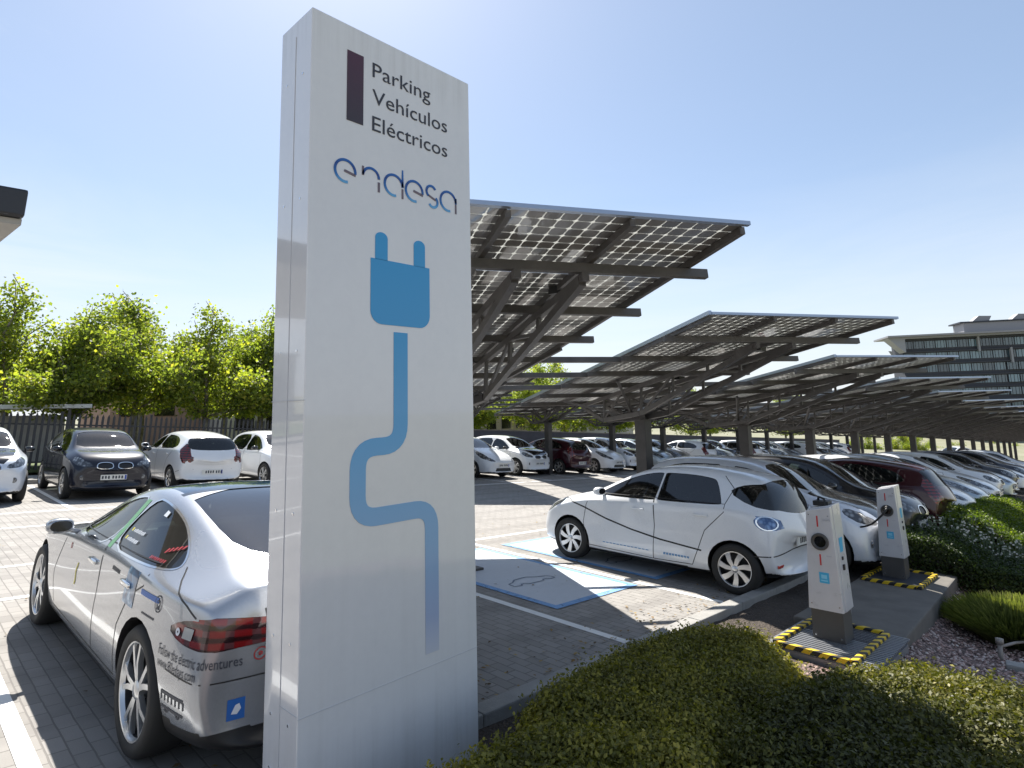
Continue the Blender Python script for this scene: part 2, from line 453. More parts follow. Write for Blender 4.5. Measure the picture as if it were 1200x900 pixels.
# x, z top centre, z rail, half width rail, z shoulder, half w shoulder, z mid, half w mid, z bottom, half w bottom
SPECS['sedan'] = dict(L=4.97, W=1.96, nb=.34, tb=.30, wheels=(.96, 3.96, .355, .245, 'twin5', .955), arch=.40, sill=.255, st=[
 (0.00, .60, .58, .40, .53, .50, .45, .55, .30, .50), (0.06, .68, .66, .55, .60, .74, .48, .78, .22, .72), (0.30, .77, .75, .64, .70, .87, .50, .90, .18, .84),
 (0.70, .86, .84, .70, .79, .93, .52, .955, .17, .88), (1.15, .93, .91, .74, .86, .95, .52, .97, .16, .90), (1.62, 1.00, .975, .76, .915, .945, .53, .975, .16, .91),
 (1.82, 1.06, 1.03, .745, .93, .94, .53, .975, .16, .91), (2.35, 1.32, 1.275, .68, .95, .94, .53, .975, .16, .91), (2.75, 1.425, 1.38, .65, .96, .94, .53, .975, .16, .91), (3.15, 1.44, 1.395, .64, .97, .945, .53, .975, .16, .91),
 (3.55, 1.405, 1.35, .64, .98, .96, .54, .98, .16, .91), (4.00, 1.29, 1.225, .65, .985, .965, .56, .985, .17, .91), (4.35, 1.19, 1.115, .64, .965, .94, .56, .97, .17, .88),
 (4.62, 1.10, 1.045, .70, .95, .91, .57, .95, .19, .86), (4.84, 1.085, 1.05, .69, .94, .86, .56, .92, .21, .83), (4.90, 1.04, 1.01, .67, .88, .84, .54, .90, .23, .81), (4.97, .78, .76, .60, .68, .76, .50, .83, .27, .74)],
 side=[[(1.93, .985), (2.16, 1.10), (2.45, 1.235), (2.72, 1.315), (2.98, 1.335), (2.86, 1.00), (2.4, .975)], [(3.06, 1.342), (3.35, 1.33), (3.7, 1.262), (3.95, 1.165), (4.10, 1.085), (4.13, 1.045), (4.0, 1.028), (3.6, 1.016), (2.95, 1.003)]],
 wind=[(1.78, -.70), (1.72, 0), (1.78, .70), (2.30, .63), (2.58, .56), (2.60, 0), (2.58, -.56), (2.30, -.63)],
 roof=[(2.66, -.585), (2.66, .585), (3.30, .575), (3.30, -.575)],
 rear_top=[(3.36, -.57), (3.36, .57), (3.9, .59), (4.28, .56), (4.50, .38), (4.56, 0), (4.50, -.38), (4.28, -.56), (3.9, -.59)],
 head=[(.12, .60), (.30, .69), (.62, .76), (.66, .72), (.45, .63), (.25, .57)], head_end=[(.42, .55), (.78, .60), (.82, .70), (.5, .66)],
 tail=[(4.36, .80), (4.48, .855), (4.62, .88), (5.1, .895), (5.1, .765), (4.72, .735), (4.5, .75)], tail_end=[(.40, .775), (.97, .725), (.97, .905), (.40, .895)],
 doors=[[(1.62, .32), (1.56, .6), (1.78, .93), (1.86, 1.01), (2.88, 1.03), (2.94, .7), (2.90, .30)], [(2.90, .30), (2.94, .7), (2.90, 1.03), (3.95, 1.05), (3.93, .93), (3.70, .83), (3.53, .62), (3.48, .30)]],
 seams=[[(4.17, 1.06), (4.26, 1.01), (4.36, .97), (4.50, .93), (4.60, .885)]], rseams=[(3.9, [(62, .60), (50, .585), (30, .585), (0, .60)], .0035), (3.9, [(34, .94), (32, .80), (31, .66), (26, .60)], .004)], low_rear=.345, handles=[(2.70, .865), (3.62, .885)], mirror=(1.92, .985), plate_r=(.62, .80), plate_f=None, seatx=(2.45, 3.35), dash=1.9, wheel_side=-1)
SPECS['hatch'] = dict(L=4.08, W=1.73, nb=.26, tb=.22, wheels=(.84, 3.428, .312, .195, 'seven', .835), arch=.355, sill=.0, st=[
 (0.00, .58, .56, .36, .50, .46, .42, .50, .27, .46), (0.06, .70, .68, .50, .58, .68, .44, .71, .21, .65), (0.28, .84, .82, .58, .72, .78, .47, .80, .17, .74),
 (0.62, .95, .93, .62, .83, .83, .50, .85, .16, .78), (0.95, 1.03, 1.01, .645, .90, .84, .50, .86, .15, .80), (1.22, 1.10, 1.07, .65, .94, .845, .50, .86, .15, .80),
 (1.60, 1.31, 1.27, .60, .96, .85, .50, .865, .15, .80), (1.98, 1.49, 1.43, .56, .98, .85, .50, .865, .15, .80), (2.40, 1.555, 1.495, .54, 1.00, .85, .50, .865, .15, .80), (2.85, 1.56, 1.495, .53, 1.02, .85, .52, .865, .15, .80),
 (3.25, 1.53, 1.46, .52, 1.04, .845, .56, .865, .16, .79), (3.60, 1.475, 1.40, .52, 1.03, .82, .58, .855, .19, .77), (3.78, 1.40, 1.33, .54, .99, .80, .58, .84, .22, .75), (3.90, 1.20, 1.15, .60, .94, .77, .56, .82, .24, .73),
 (4.00, .98, .95, .60, .84, .75, .54, .80, .26, .71), (4.08, .72, .70, .52, .62, .66, .48, .72, .30, .62)],
 side=[[(1.28, 1.03), (1.50, 1.165), (1.80, 1.315), (2.12, 1.41), (2.32, 1.43), (2.325, 1.40), (2.30, 1.07), (2.28, 1.045), (1.7, 1.03)], [(2.35, 1.40), (2.36, 1.435), (2.8, 1.437), (3.06, 1.41), (3.13, 1.37), (3.26, 1.11), (3.24, 1.085), (2.8, 1.065), (2.34, 1.05), (2.33, 1.08)]],
 wind=[(1.24, -.60), (1.18, 0), (1.24, .60), (1.70, .55), (1.98, .49), (2.0, 0), (1.98, -.49), (1.70, -.55)],
 rear_end=[(-.60, 1.08), (-.66, 1.20), (-.56, 1.36), (-.3, 1.41), (0, 1.42), (.3, 1.41), (.56, 1.36), (.66, 1.20), (.60, 1.08), (.3, 1.03), (0, 1.01), (-.3, 1.03)], rear_side=[(3.30, 1.25), (3.42, 1.34), (3.62, 1.375), (3.75, 1.37), (3.95, 1.09), (3.9, 1.06), (3.6, 1.11)],
 head=[(.16, .66), (.36, .80), (.60, .89), (.62, .84), (.44, .72), (.28, .64)], head_end=[(.34, .60), (.64, .62), (.74, .76), (.5, .72)],
 tail=[(3.66, .93), (3.70, .99), (3.78, 1.005), (3.88, .98), (3.98, .90), (3.93, .84), (3.80, .825), (3.71, .86)], tail_end=[(.63, .86), (.84, .82), (.84, 1.005), (.72, .99), (.62, .92)],
 doors=[[(1.16, .27), (1.10, .6), (1.14, .86), (1.22, 1.05), (2.28, 1.08), (2.32, .7), (2.28, .25)], [(2.28, .25), (2.32, .7), (2.29, 1.08), (3.30, 1.10), (3.30, 1.00), (3.05, .74), (2.96, .5), (2.86, .27)]],
 seams=[[(3.3, 1.1), (3.36, 1.3), (3.2, 1.45)], ], rseams=[(3.2, [(64, .50), (45, .53), (20, .575), (0, .585)], .007)], stripes=[[(.42, .90), (.75, .90), (1.1, .82), (1.5, .70), (1.95, .60), (2.4, .53), (3.0, .475)]],
 handles=[(2.05, .90), (3.0, .93)], mirror=(1.42, 1.06), plate_r=(.68, .80), plate_f=.42, seatx=(2.05, 2.85), dash=1.35, wheel_side=-1)
SPECS['compact'] = dict(L=4.0, W=1.775, nb=.24, tb=.22, wheels=(.72, 3.29, .345, .165, 'five', .86), arch=.385, sill=.27, st=[
 (0.00, .66, .64, .46, .56, .56, .44, .60, .30, .54), (0.05, .82, .80, .58, .66, .72, .46, .76, .22, .70), (0.22, .97, .95, .64, .80, .80, .50, .83, .18, .76),
 (0.50, 1.05, 1.03, .67, .90, .84, .52, .865, .17, .80), (0.80, 1.09, 1.07, .68, .95, .86, .52, .88, .16, .82), (1.02, 1.14, 1.11, .68, .97, .865, .52, .885, .16, .82),
 (1.38, 1.37, 1.32, .62, .96, .865, .52, .885, .16, .82), (1.68, 1.51, 1.455, .585, .94, .865, .52, .885, .16, .82), (2.1, 1.575, 1.52, .57, .93, .865, .52, .885, .16, .82), (2.6, 1.58, 1.52, .56, .94, .86, .52, .885, .16, .82),
 (3.1, 1.555, 1.49, .55, .99, .855, .54, .88, .17, .81), (3.5, 1.50, 1.43, .55, 1.04, .84, .56, .87, .19, .79), (3.72, 1.40, 1.34, .57, 1.03, .82, .56, .85, .22, .77), (3.86, 1.16, 1.12, .62, .96, .79, .54, .83, .26, .74),
 (3.95, .95, .92, .62, .84, .74, .52, .80, .28, .72), (4.00, .75, .73, .56, .64, .68, .48, .74, .32, .64)],
 side=[[(1.10, 1.04), (1.32, 1.18), (1.58, 1.33), (1.82, 1.415), (2.18, 1.45), (2.20, .99), (1.7, 1.00)], [(2.24, 1.45), (2.75, 1.45), (3.12, 1.42), (3.42, 1.33), (3.38, 1.16), (3.0, 1.10), (2.72, .99), (2.25, .985)]],
 wind=[(1.03, -.62), (.97, 0), (1.03, .62), (1.42, .57), (1.68, .52), (1.70, 0), (1.68, -.52), (1.42, -.57)], hood=[(.14, -.52), (.10, 0), (.14, .52), (.9, .66), (1.0, .62), (1.0, -.62), (.9, -.66)],
 rear_end=[(-.60, .98), (-.63, 1.2), (-.54, 1.38), (0, 1.44), (.54, 1.38), (.63, 1.2), (.60, .98), (.2, .93), (-.2, .93)],
 head=[(.10, .80), (.22, .90), (.46, .97), (.48, .90), (.32, .81), (.18, .76)], head_end=[(.42, .74), (.72, .76), (.80, .88), (.5, .86)],
 tail=[(3.74, .86), (3.76, .98), (4.05, .98), (4.05, .84)], tail_end=[(.44, .86), (.82, .84), (.82, .98), (.48, .98)],
 grille=[[(-.36, .74), (-.32, .83), (-.08, .83), (-.05, .74), (-.10, .70), (-.31, .70)], [(.36, .74), (.32, .83), (.08, .83), (.05, .74), (.10, .70), (.31, .70)]],
 fog=(.60, .50), doors=[[(1.0, .30), (.98, .6), (1.02, .9), (1.06, 1.03), (2.20, 1.03), (2.24, .7), (2.2, .28)], [(2.20, .28), (2.24, .7), (2.21, 1.02), (2.8, 1.04), (3.02, .98), (2.90, .7), (2.80, .28)]],
 seams=[], handles=[(2.02, .88)], mirror=(1.28, 1.06), plate_r=(.55, .70), plate_f=.50, seatx=(1.9, 2.7), dash=1.25, wheel_side=-1)
SPECS['family'] = dict(L=4.44, W=1.77, nb=.26, tb=.26, wheels=(.93, 3.62, .316, .2, 'six', .855), arch=.36, sill=.0, st=[
 (0.00, .58, .56, .40, .50, .50, .42, .54, .27, .50), (0.06, .70, .68, .54, .58, .70, .44, .74, .21, .70), (0.30, .84, .82, .60, .72, .79, .48, .82, .17, .77),
 (0.65, .96, .94, .63, .84, .84, .50, .865, .16, .80), (1.00, 1.04, 1.02, .65, .91, .855, .50, .88, .15, .82), (1.25, 1.10, 1.07, .66, .95, .86, .50, .885, .15, .82),
 (1.65, 1.30, 1.26, .61, .97, .86, .50, .885, .15, .82), (2.05, 1.47, 1.41, .57, .99, .86, .50, .885, .15, .82), (2.5, 1.545, 1.485, .555, 1.00, .86, .50, .885, .15, .82), (3.0, 1.54, 1.475, .55, 1.02, .86, .52, .885, .15, .82),
 (3.45, 1.50, 1.43, .545, 1.04, .85, .55, .88, .16, .81), (3.85, 1.45, 1.38, .545, 1.05, .83, .57, .87, .19, .79), (4.05, 1.39, 1.32, .56, 1.03, .81, .57, .85, .22, .77), (4.20, 1.16, 1.11, .61, .97, .79, .56, .83, .25, .75),
 (4.34, .98, .95, .62, .86, .76, .54, .81, .28, .73), (4.44, .76, .74, .56, .66, .68, .48, .74, .32, .64)],
 side=[[(1.34, 1.03), (1.6, 1.17), (1.9, 1.30), (2.2, 1.385), (2.42, 1.41), (2.40, 1.04), (1.9, 1.03)], [(2.46, 1.415), (2.95, 1.415), (3.3, 1.37), (3.58, 1.27), (3.72, 1.13), (3.4, 1.075), (2.44, 1.045)]],
 wind=[(1.27, -.60), (1.20, 0), (1.27, .60), (1.72, .55), (2.04, .50), (2.06, 0), (2.04, -.50), (1.72, -.55)],
 rear_end=[(-.62, 1.09), (-.60, 1.30), (-.5, 1.375), (0, 1.39), (.5, 1.375), (.60, 1.30), (.62, 1.09), (.3, 1.06), (-.3, 1.06)],
 head=[(.22, .72), (.5, .87), (.92, .99), (.95, .95), (.7, .84), (.4, .70)], head_end=[(.4, .62), (.66, .66), (.74, .80), (.52, .76)],
 tail=[(4.05, 1.22), (4.12, 1.22), (4.30, .92), (4.30, .70), (4.18, .74), (4.10, .98)], tail_end=[(.64, .80), (.80, .78), (.78, 1.1), (.62, 1.24), (.60, 1.18), (.66, 1.02)],
 intake=[(-.42, .28), (-.36, .40), (.36, .40), (.42, .28)], doors=[[(1.2, .27), (1.14, .6), (1.18, .88), (1.26, 1.05), (2.42, 1.07), (2.46, .7), (2.42, .25)], [(2.42, .25), (2.46, .7), (2.43, 1.07), (3.62, 1.09), (3.55, .98), (3.30, .80), (3.18, .5), (3.08, .27)]],
 seams=[[(3.98, .50), (4.15, .55), (4.36, .60)]], handles=[(2.2, .9), (3.3, .93)], mirror=(1.46, 1.06), plate_r=(.50, .60), plate_f=.50, seatx=(2.15, 3.0), dash=1.4, wheel_side=-1)

def build_car(kind, paintm, level=2, name='parked_car', tailm='taillamp', interior=True, rackroof=None, hood_black=False, extras=None, doors=True, rim_mat=None):
    sp = SPECS[kind]; L = sp['L']; W = sp['W']; hx = L / 2
    root = empty(name)
    bm = shell(sp, level)
    xf, xr, wr, ww, style, track = sp['wheels']
    sh = lambda poly: [(a - hx, b) for a, b in poly]
    mats = [paintm, M['black']]
    for f in bm.faces:
        c = f.calc_center_median()
        if (f.normal.z < -.6 and c.z < .45) or c.z < sp['sill'] or (c.x > hx * .70 and c.z < sp.get('low_rear', 0)): f.material_index = 1
    bvh0 = BVHTree.FromBMesh(bm)
    for s in (-1, 1):
        for xc in (xf, xr):
            p = circle(xc - hx, wr, sp['arch'])
            fs = cut(bm, (0, s, 0), p, lambda c: c.y * s > .45, -.35)
            take(bm, fs, None, rimdir=Vector((0, -s * .30, 0)), keep=False)
    sides = {}
    for s in (-1, 1):
        for i, poly in enumerate(sp['side']):
            p = sh(rounded(poly, 1 if level < 3 else 2)); w = MB()
            fs = cut(bm, (0, s, 0), p, lambda c: c.y * s > .3 and c.z > .9, .15)
            take(bm, fs, w); o = w.build('window', M['glass'] if i == 0 else M['darkglass'], root, smooth=True); sides[(s, i)] = o
    w = MB(); take(bm, cut(bm, (0, 0, 1), sh(rounded(sp['wind'], 1)), lambda c: c.z > .95, .15), w); w.build('windscreen', M['glass'], root, smooth=True)
    if 'hood' in sp and hood_black:
        for f in cut(bm, (0, 0, 1), sh(rounded(sp['hood'], 1)), lambda c: c.z > .75, .3): f.material_index = 2
        mats.append(M['gloss_black'])
    if 'roof' in sp:
        w = MB(); take(bm, cut(bm, (0, 0, 1), sh(sp['roof']), lambda c: c.z > 1.2, .5), w, .003, .008); w.build('roof_panel', M['roofglass'], root, smooth=True)
    if 'rear_top' in sp:
        w = MB(); take(bm, cut(bm, (0, 0, 1), sh(rounded(sp['rear_top'], 1)), lambda c: c.z > .9, .3), w, .004, .01); w.build('rear_window', M['rearglass'], root, smooth=True)
    if 'rear_end' in sp:
        w = MB(); pe = rounded(sp['rear_end'], 1); fs = set()
        cut(bm, (1, 0, 0), pe, lambda c: c.x > hx * .5, .25)
        if 'rear_side' in sp:
            for s in (-1, 1): cut(bm, (0, s, 0), sh(rounded(sp['rear_side'], 1)), lambda c: c.y * s > .3 and c.x > hx * .5, .25)
            for s in (-1, 1): fs.update(pick(bm, (0, s, 0), sh(rounded(sp['rear_side'], 1)), lambda c: c.y * s > .3 and c.x > hx * .5, .25))
        fs.update(pick(bm, (1, 0, 0), pe, lambda c: c.x > hx * .5, .25))
        take(bm, fs, w); w.build('rear_window', M['darkglass'], root, smooth=True)
    lamps = []
    for key, mt, xs, nm in (('head', 'headlamp', -1, 'headlight'), ('tail', tailm, 1, 'taillight')):
        for s in (-1, 1):
            ps = sh(rounded(sp[key], 1)); pe = [(s * a, b) for a, b in rounded(sp[key + '_end'], 1)]
            cs = lambda c: c.y * s > .3 and c.x * xs > .5
            cut(bm, (0, s, 0), ps, cs, .3); cut(bm, (xs, 0, 0), pe, cs, .3)
            fs = set(pick(bm, (0, s, 0), ps, cs, .3)) | set(pick(bm, (xs, 0, 0), pe, cs, .3))
            w = MB(); take(bm, fs, w, .002, .012)
            if w.f: lamps.append(w.build(nm, M[mt], root, smooth=True))
    for key in ('grille',):
        for g_ in sp.get(key, []):
            w = MB(); fs = cut(bm, (-1, 0, 0), rounded(g_, 1), lambda c: c.x < -hx * .7, .2)
            cx = sum(p[0] for p in g_) / len(g_); cz = sum(p[1] for p in g_) / len(g_)
            ring = [(cx + (a - cx) * 1.12, cz + (b - cz) * 1.2) for a, b in rounded(g_, 2)]; rin = rounded(g_, 2)
            bvt = BVHTree.FromBMesh(bm); vs = []
            for a, b in ring + rin:
                h = bvt.ray_cast(Vector((-5, a, b)), Vector((1, 0, 0))); vs.append((h[0].x - .008 if h[0] else -hx, a, b))
            k = len(ring); w2 = MB(); w2.add(vs, [(i, (i + 1) % k, k + (i + 1) % k, k + i) for i in range(k)])
            take(bm, fs, w, .015, .02); gr = w.build('grille', M['black'], root); w2.build('surround', M['chrome'], gr)
    if 'intake' in sp:
        w = MB(); take(bm, cut(bm, (-1, 0, 0), sp['intake'], lambda c: c.x < -hx * .7, .1), w, .02, .03); w.build('air_intake', M['black'], root)
    dr = []
    if doors:
        for s in (-1, 1):
            for i, poly in enumerate(sp['doors']):
                w = MB(); p = sh(poly)
                fs = cut(bm, (0, s, 0), p, lambda c: c.y * s > .3 and c.z > .2, .15)
                fs = [f for f in fs if f.material_index == 0 and f.smooth]
                take(bm, fs, w, .0, .01); o = w.build('door', paintm, root, smooth=True); dr.append((s, i, o))
    me = bpy.data.meshes.new('body'); bm.to_mesh(me); bm.free()
    for m_ in mats: me.materials.append(m_)
    body = bpy.data.objects.new('body', me); C.objects.link(body); body.parent = root
    # seams, stripes and trims on the skin
    for s in (-1, 1):
        sm = MB()
        for poly in sp['doors']:
            p = sh(poly); seam(bvh0, sm, p + [p[0]], s)
        for q in sp['seams']: seam(bvh0, sm, sh(q), s)
        for q in sp.get('stripes', []): seam(bvh0, sm, sh(q), s, w=.011)
        for cxr, q, ww_ in sp.get('rseams', []): rseam(bvh0, sm, cxr - hx, [(s * a, z) for a, z in q], ww_)
        sm.build('seams', M['black'], body)
    if kind == 'sedan':
        for s in (-1, 1):
            ch = MB()
            for poly in sp['side']:
                q = sh(rounded(poly, 2)); seam(bvh0, ch, q + [q[0]], s, w=.007, lift=.002)
            ch.build('window_trim', M['chrome'], body)
        bs = MB(); h0 = None
        for i in range(24):
            ys = [-.60 + 1.2 * (i + t) / 24 for t in (0, 1)]; q = []
            for y_, x_ in ((ys[0], 3.30), (ys[1], 3.30), (ys[1], 3.36), (ys[0], 3.36)):
                hh_ = bvh0.ray_cast(Vector((x_ - hx, y_, 3)), Vector((0, 0, -1))); q.append(hh_[0] + Vector((0, 0, .002)))
            bs.add(q, [(0, 1, 2, 3)])
        bs.build('roof_strip', M['gloss_black'], body)
    # wheels
    for s in (-1, 1):
        for xc in (xf, xr):
            if (s, xc) == (-1, xf): wh = wheel_mesh(wr, ww, style, 'wheel', root); w1 = wh
            else: wh = copy_tree(w1); wh.parent = root
            wh.matrix_local = T(xc - hx, s * (track - ww / 2 + .01), wr) @ RZ(math.pi if s < 0 else 0) @ Matrix.Rotation(rnd.random() * 6, 4, 'Y')
    # mirrors
    for s in (-1, 1):
        mx, mz = sp['mirror']; h = bvh0.ray_cast(Vector((mx - hx, s * 3, mz - .04)), Vector((0, -s, 0))); y = h[0].y if h[0] else s * W / 2
        b = MB(); nu, nv = 14, 9; vs_ = []
        for j in range(nv):
            t_ = math.pi * j / (nv - 1) - math.pi / 2
            for i in range(nu):
                a_ = 2 * math.pi * i / nu; sg = lambda v, p: math.copysign(abs(v) ** p, v)
                px_ = .085 * sg(math.cos(a_), .8) * math.cos(t_) ** .7; pz_ = .062 * sg(math.sin(a_), .8) * math.cos(t_) ** .7
                vs_.append((mx - hx + min(px_, .048), y + s * .12 + .098 * math.sin(t_), mz + .03 + pz_))
        b.add(vs_, [(j * nu + i, j * nu + (i + 1) % nu, (j + 1) * nu + (i + 1) % nu, (j + 1) * nu + i) for j in range(nv - 1) for i in range(nu)]); b.bar((mx - hx - .01, y - s * .03, mz - .03), (mx - hx, y + s * .08, mz), .05, .035)
        o = b.build('wing_mirror', paintm if kind != 'compact' else M['gloss_black'], root, smooth=True, fix=True)
        b = MB(); b.prism(rounded([(-.075, -.04), (.075, -.04), (.078, .042), (-.07, .046)], 2), 0, .004, fn=lambda q1, q2, q3: (mx - hx + .0485 + q3, y + s * .12 + q1, mz + .03 + q2)); b.build('mirror_glass', M['gloss_black'], o)
    # handles
    for s in (-1, 1):
        for i, (a, z) in enumerate(sp['handles']):
            h = bvh0.ray_cast(Vector((a - hx, s * 3, z)), Vector((0, -s, 0)))
            b = MB(); b.box((a - hx, h[0].y + s * .010, z), (.19, .022, .032)); par = root
            for (ss, ii, o) in dr:
                if ss == s and ii == i: par = o
            b.build('door_handle', M['chrome'] if kind == 'sedan' else paintm, par, smooth=True, bevel=.009)
    # number plates
    bmh = bvh0
    for key, xs in (('plate_r', 1), ('plate_f', -1)):
        v = sp.get(key)
        if not v: continue
        z = v[0] if isinstance(v, tuple) else v
        h = bmh.ray_cast(Vector((xs * 5, 0, z)), Vector((-xs, 0, 0)))
        b = MB(); b.box((h[0].x + xs * .012, 0, z), (.02, .52, .115), mi=0)
        b.box((h[0].x + xs * .0235, -.235 * xs * -1, z), (.003, .035, .10), mi=2)
        for i in range(7): b.box((h[0].x + xs * .0235, (-.165 + i * .06 + (.025 if i > 3 else 0)), z + (i % 2) * .004), (.003, .034, .066), mi=1)
        b.build('number_plate', [M['plate'], M['ink'], M['reg']], root)
    if 'fog' in sp:
        for s in (-1, 1):
            h = bmh.ray_cast(Vector((-5, s * sp['fog'][0], sp['fog'][1])), Vector((1, 0, 0)))
            b = MB(); n = 16; b.lathe_y([(.055, 0), (.055, .02), (.045, .022), (.0001, .018)], n); o = b.build('fog_light', M['headlamp'], root, smooth=True)
            o.matrix_local = T(h[0].x + .012, h[0].y, h[0].z) @ Matrix.Rotation(R(90 + s * 16), 4, 'Z')
    if interior:
        def seat(x, y, w, nm='seat'):
            b = MB(); b.box((x, y, .52), (.50, w, .16)); b.bar((x + .20, y, .52), (x + .40, y, 1.08), w * .92, .12, up=(1, 0, 0))
            if w < .8: b.bar((x + .41, y, 1.10), (x + .44, y, 1.27), .24, .09, up=(1, 0, 0))
            else:
                for q in (-.4, .4): b.bar((x + .41, y + q, 1.08), (x + .43, y + q, 1.22), .22, .08, up=(1, 0, 0))
            b.build(nm, M['fabric'], root, smooth=True, bevel=.04)
        seat(sp['seatx'][0] - hx, -.36, .48); seat(sp['seatx'][0] - hx, .36, .48); seat(sp['seatx'][1] - hx, 0, 1.2)
        b = MB(); b.box((sp['dash'] - hx + .1, 0, .86), (.42, W * .78, .22)); b.build('dashboard', M['black'], root, bevel=.06, smooth=True)
        b = MB(); n = 20; cx, cy, cz = sp['dash'] - hx + .42, -.36, .94
        b.tube([(cx + .06 * math.sin(2 * math.pi * i / n), cy + .18 * math.cos(2 * math.pi * i / n), cz + .17 * math.sin(2 * math.pi * i / n)) for i in range(n + 1)], .014, 6, caps=False)
        b.box((cx - .05, cy, cz - .02), (.08, .12, .08)); b.build('steering_wheel', M['black'], root)
    if extras: extras(root, bvh0, hx, body)
    return root
M['reg'] = mat('plate_blue', (.02, .06, .35), .4)
import numpy as np
rs = np.random.RandomState(11)
VEC = lambda a, b, c=0: Vector((a, b, c))
# ------------------------------------------------------------------ camera
cam = bpy.data.cameras.new('camera'); cam_o = bpy.data.objects.new('camera', cam); C.objects.link(cam_o)
cam.sensor_width = 36; cam.lens = 705.75 / 1200 * 36; cam.shift_y = -65 / 1200; cam.clip_end = 6000; cam.clip_start = .05
r_ = MG @ Vector((1, 0, 0)); u_ = MG @ Vector((0, -1, 0)); b_ = MG @ Vector((0, 0, -1))
mm = Matrix((r_, u_, b_)).transposed().to_4x4()
cam_o.matrix_world = RM @ T(0, 0, EYE) @ mm
scene.camera = cam_o
# ------------------------------------------------------------------ light
SUN = (RM.to_3x3() @ Vector((.33, .74, 1))).normalized()
sl = bpy.data.lights.new('sun', 'SUN'); sl.energy = 5.0; sl.angle = R(.53); sl.color = (1, .955, .88)
so = bpy.data.objects.new('sun', sl); C.objects.link(so); so.rotation_euler = SUN.to_track_quat('Z', 'Y').to_euler()
w = bpy.data.worlds.new('World'); scene.world = w; w.use_nodes = True
h = N(w); bg = w.node_tree.nodes['Background']
sk = h.n('TexSky', sky_type='NISHITA', sun_disc=False); sk.sun_elevation = math.asin(SUN.z); sk.sun_rotation = math.atan2(SUN.x, SUN.y)
sk.dust_density = .9; sk.ozone_density = 1.5; sk.air_density = 1.0; sk.altitude = 600
tc = h.n('TexCoord'); sx = h.n('SeparateXYZ'); h.l(tc.outputs['Generated'], sx.inputs[0])
z = h.math('MAXIMUM', sx.outputs['Z'], .02)
cx = h.n('CombineXYZ'); h.l(h.math('DIVIDE', sx.outputs['X'], z), cx.inputs[0]); h.l(h.math('DIVIDE', sx.outputs['Y'], z), cx.inputs[1])
nf = h.noise(cx.outputs[0], .55, 9, .62, .6)
band = h.ramp(sx.outputs['Z'], (.0, (1, 1, 1)), (.22, (.85, .85, .85)), (.36, (.10, .10, .10)), (.75, (.02, .02, .02)))
cl = h.math('MULTIPLY', h.ramp(nf, (.36, (0, 0, 0)), (.66, (1, 1, 1))), band)
wisp = h.noise(cx.outputs[0], 2.2, 8, .7, 1.2)
cl2 = h.math('MULTIPLY', h.ramp(wisp, (.60, (0, 0, 0)), (.80, (1, 1, 1))), .16)
cl = h.math('MULTIPLY', h.math('MINIMUM', h.math('ADD', cl, cl2), .85), h.ramp(h.math('MULTIPLY_ADD', sx.outputs['X'], .5, .5), (.42, (1, 1, 1)), (.66, (.18, .18, .18))))
base_sky = h.mix(.34, sk.outputs[0], (3.3, 4.1, 5.2)); base_sky = h.mix(h.ramp(sx.outputs['Z'], (0, (.8, .8, .8)), (.10, (.55, .55, .55)), (.32, (.0, .0, .0))), base_sky, (5.4, 5.75, 6.2)); skyc = h.mix(cl, base_sky, (6.1, 6.3, 6.6))
h.l(skyc, bg.inputs[0]); bg.inputs[1].default_value = .076
scene.view_settings.view_transform = 'Standard'; scene.view_settings.look = 'None'; scene.view_settings.gamma = 1
scene.view_settings.exposure = 1.12
scene.cycles.transparent_max_bounces = 24; scene.cycles.max_bounces = 8
scene.cycles.sample_clamp_indirect = 6
# ------------------------------------------------------------------ ground
NW = (RM.to_3x3() @ Vector((0, 0, 1))).normalized()
def terrain_z(x, y):
    s = -(NW.x * x + NW.y * y) / NW.z; r = math.hypot(x, y)
    if r < 110: return s
    return s * (110 + 60 * (1 - math.exp(-(r - 110) / 60))) / r
def terrain():
    rsn = [0, 4, 8, 14, 22, 32, 45, 60, 80, 105, 125, 150, 190, 250, 350, 550, 900, 1500, 2600]; n = 64
    vs = [(0, 0, terrain_z(0, 0) - .30)]; fs = []
    for r in rsn[1:]:
        for i in range(n):
            a = 2 * math.pi * i / n; x, y = r * math.cos(a), r * math.sin(a)
            vs.append((x, y, terrain_z(x, y) - .30))
    for i in range(n): fs.append((0, 1 + i, 1 + (i + 1) % n))
    for k in range(len(rsn) - 2):
        a = 1 + k * n; b = a + n
        for i in range(n): fs.append((a + i, b + i, b + (i + 1) % n, a + (i + 1) % n))
    me = bpy.data.meshes.new('ground'); me.from_pydata(vs, [], fs)
    m = mat('dry_ground', (.2, .17, .11), .95); hh = N(m); t = hh.n('TexCoord')
    f = hh.noise(t.outputs['Object'], .15, 8, .65); f2 = hh.noise(t.outputs['Object'], 3, 6, .7)
    hh.l(hh.mix(f, hh.mix(f2, (.22, .2, .14), (.40, .36, .29)), hh.mix(f2, (.06, .09, .025), (.12, .13, .05))), hh.b.inputs['Base Color'])
    me.materials.append(m); o = bpy.data.objects.new('ground', me); C.objects.link(o); return tag(o, kind='structure')
terrain()

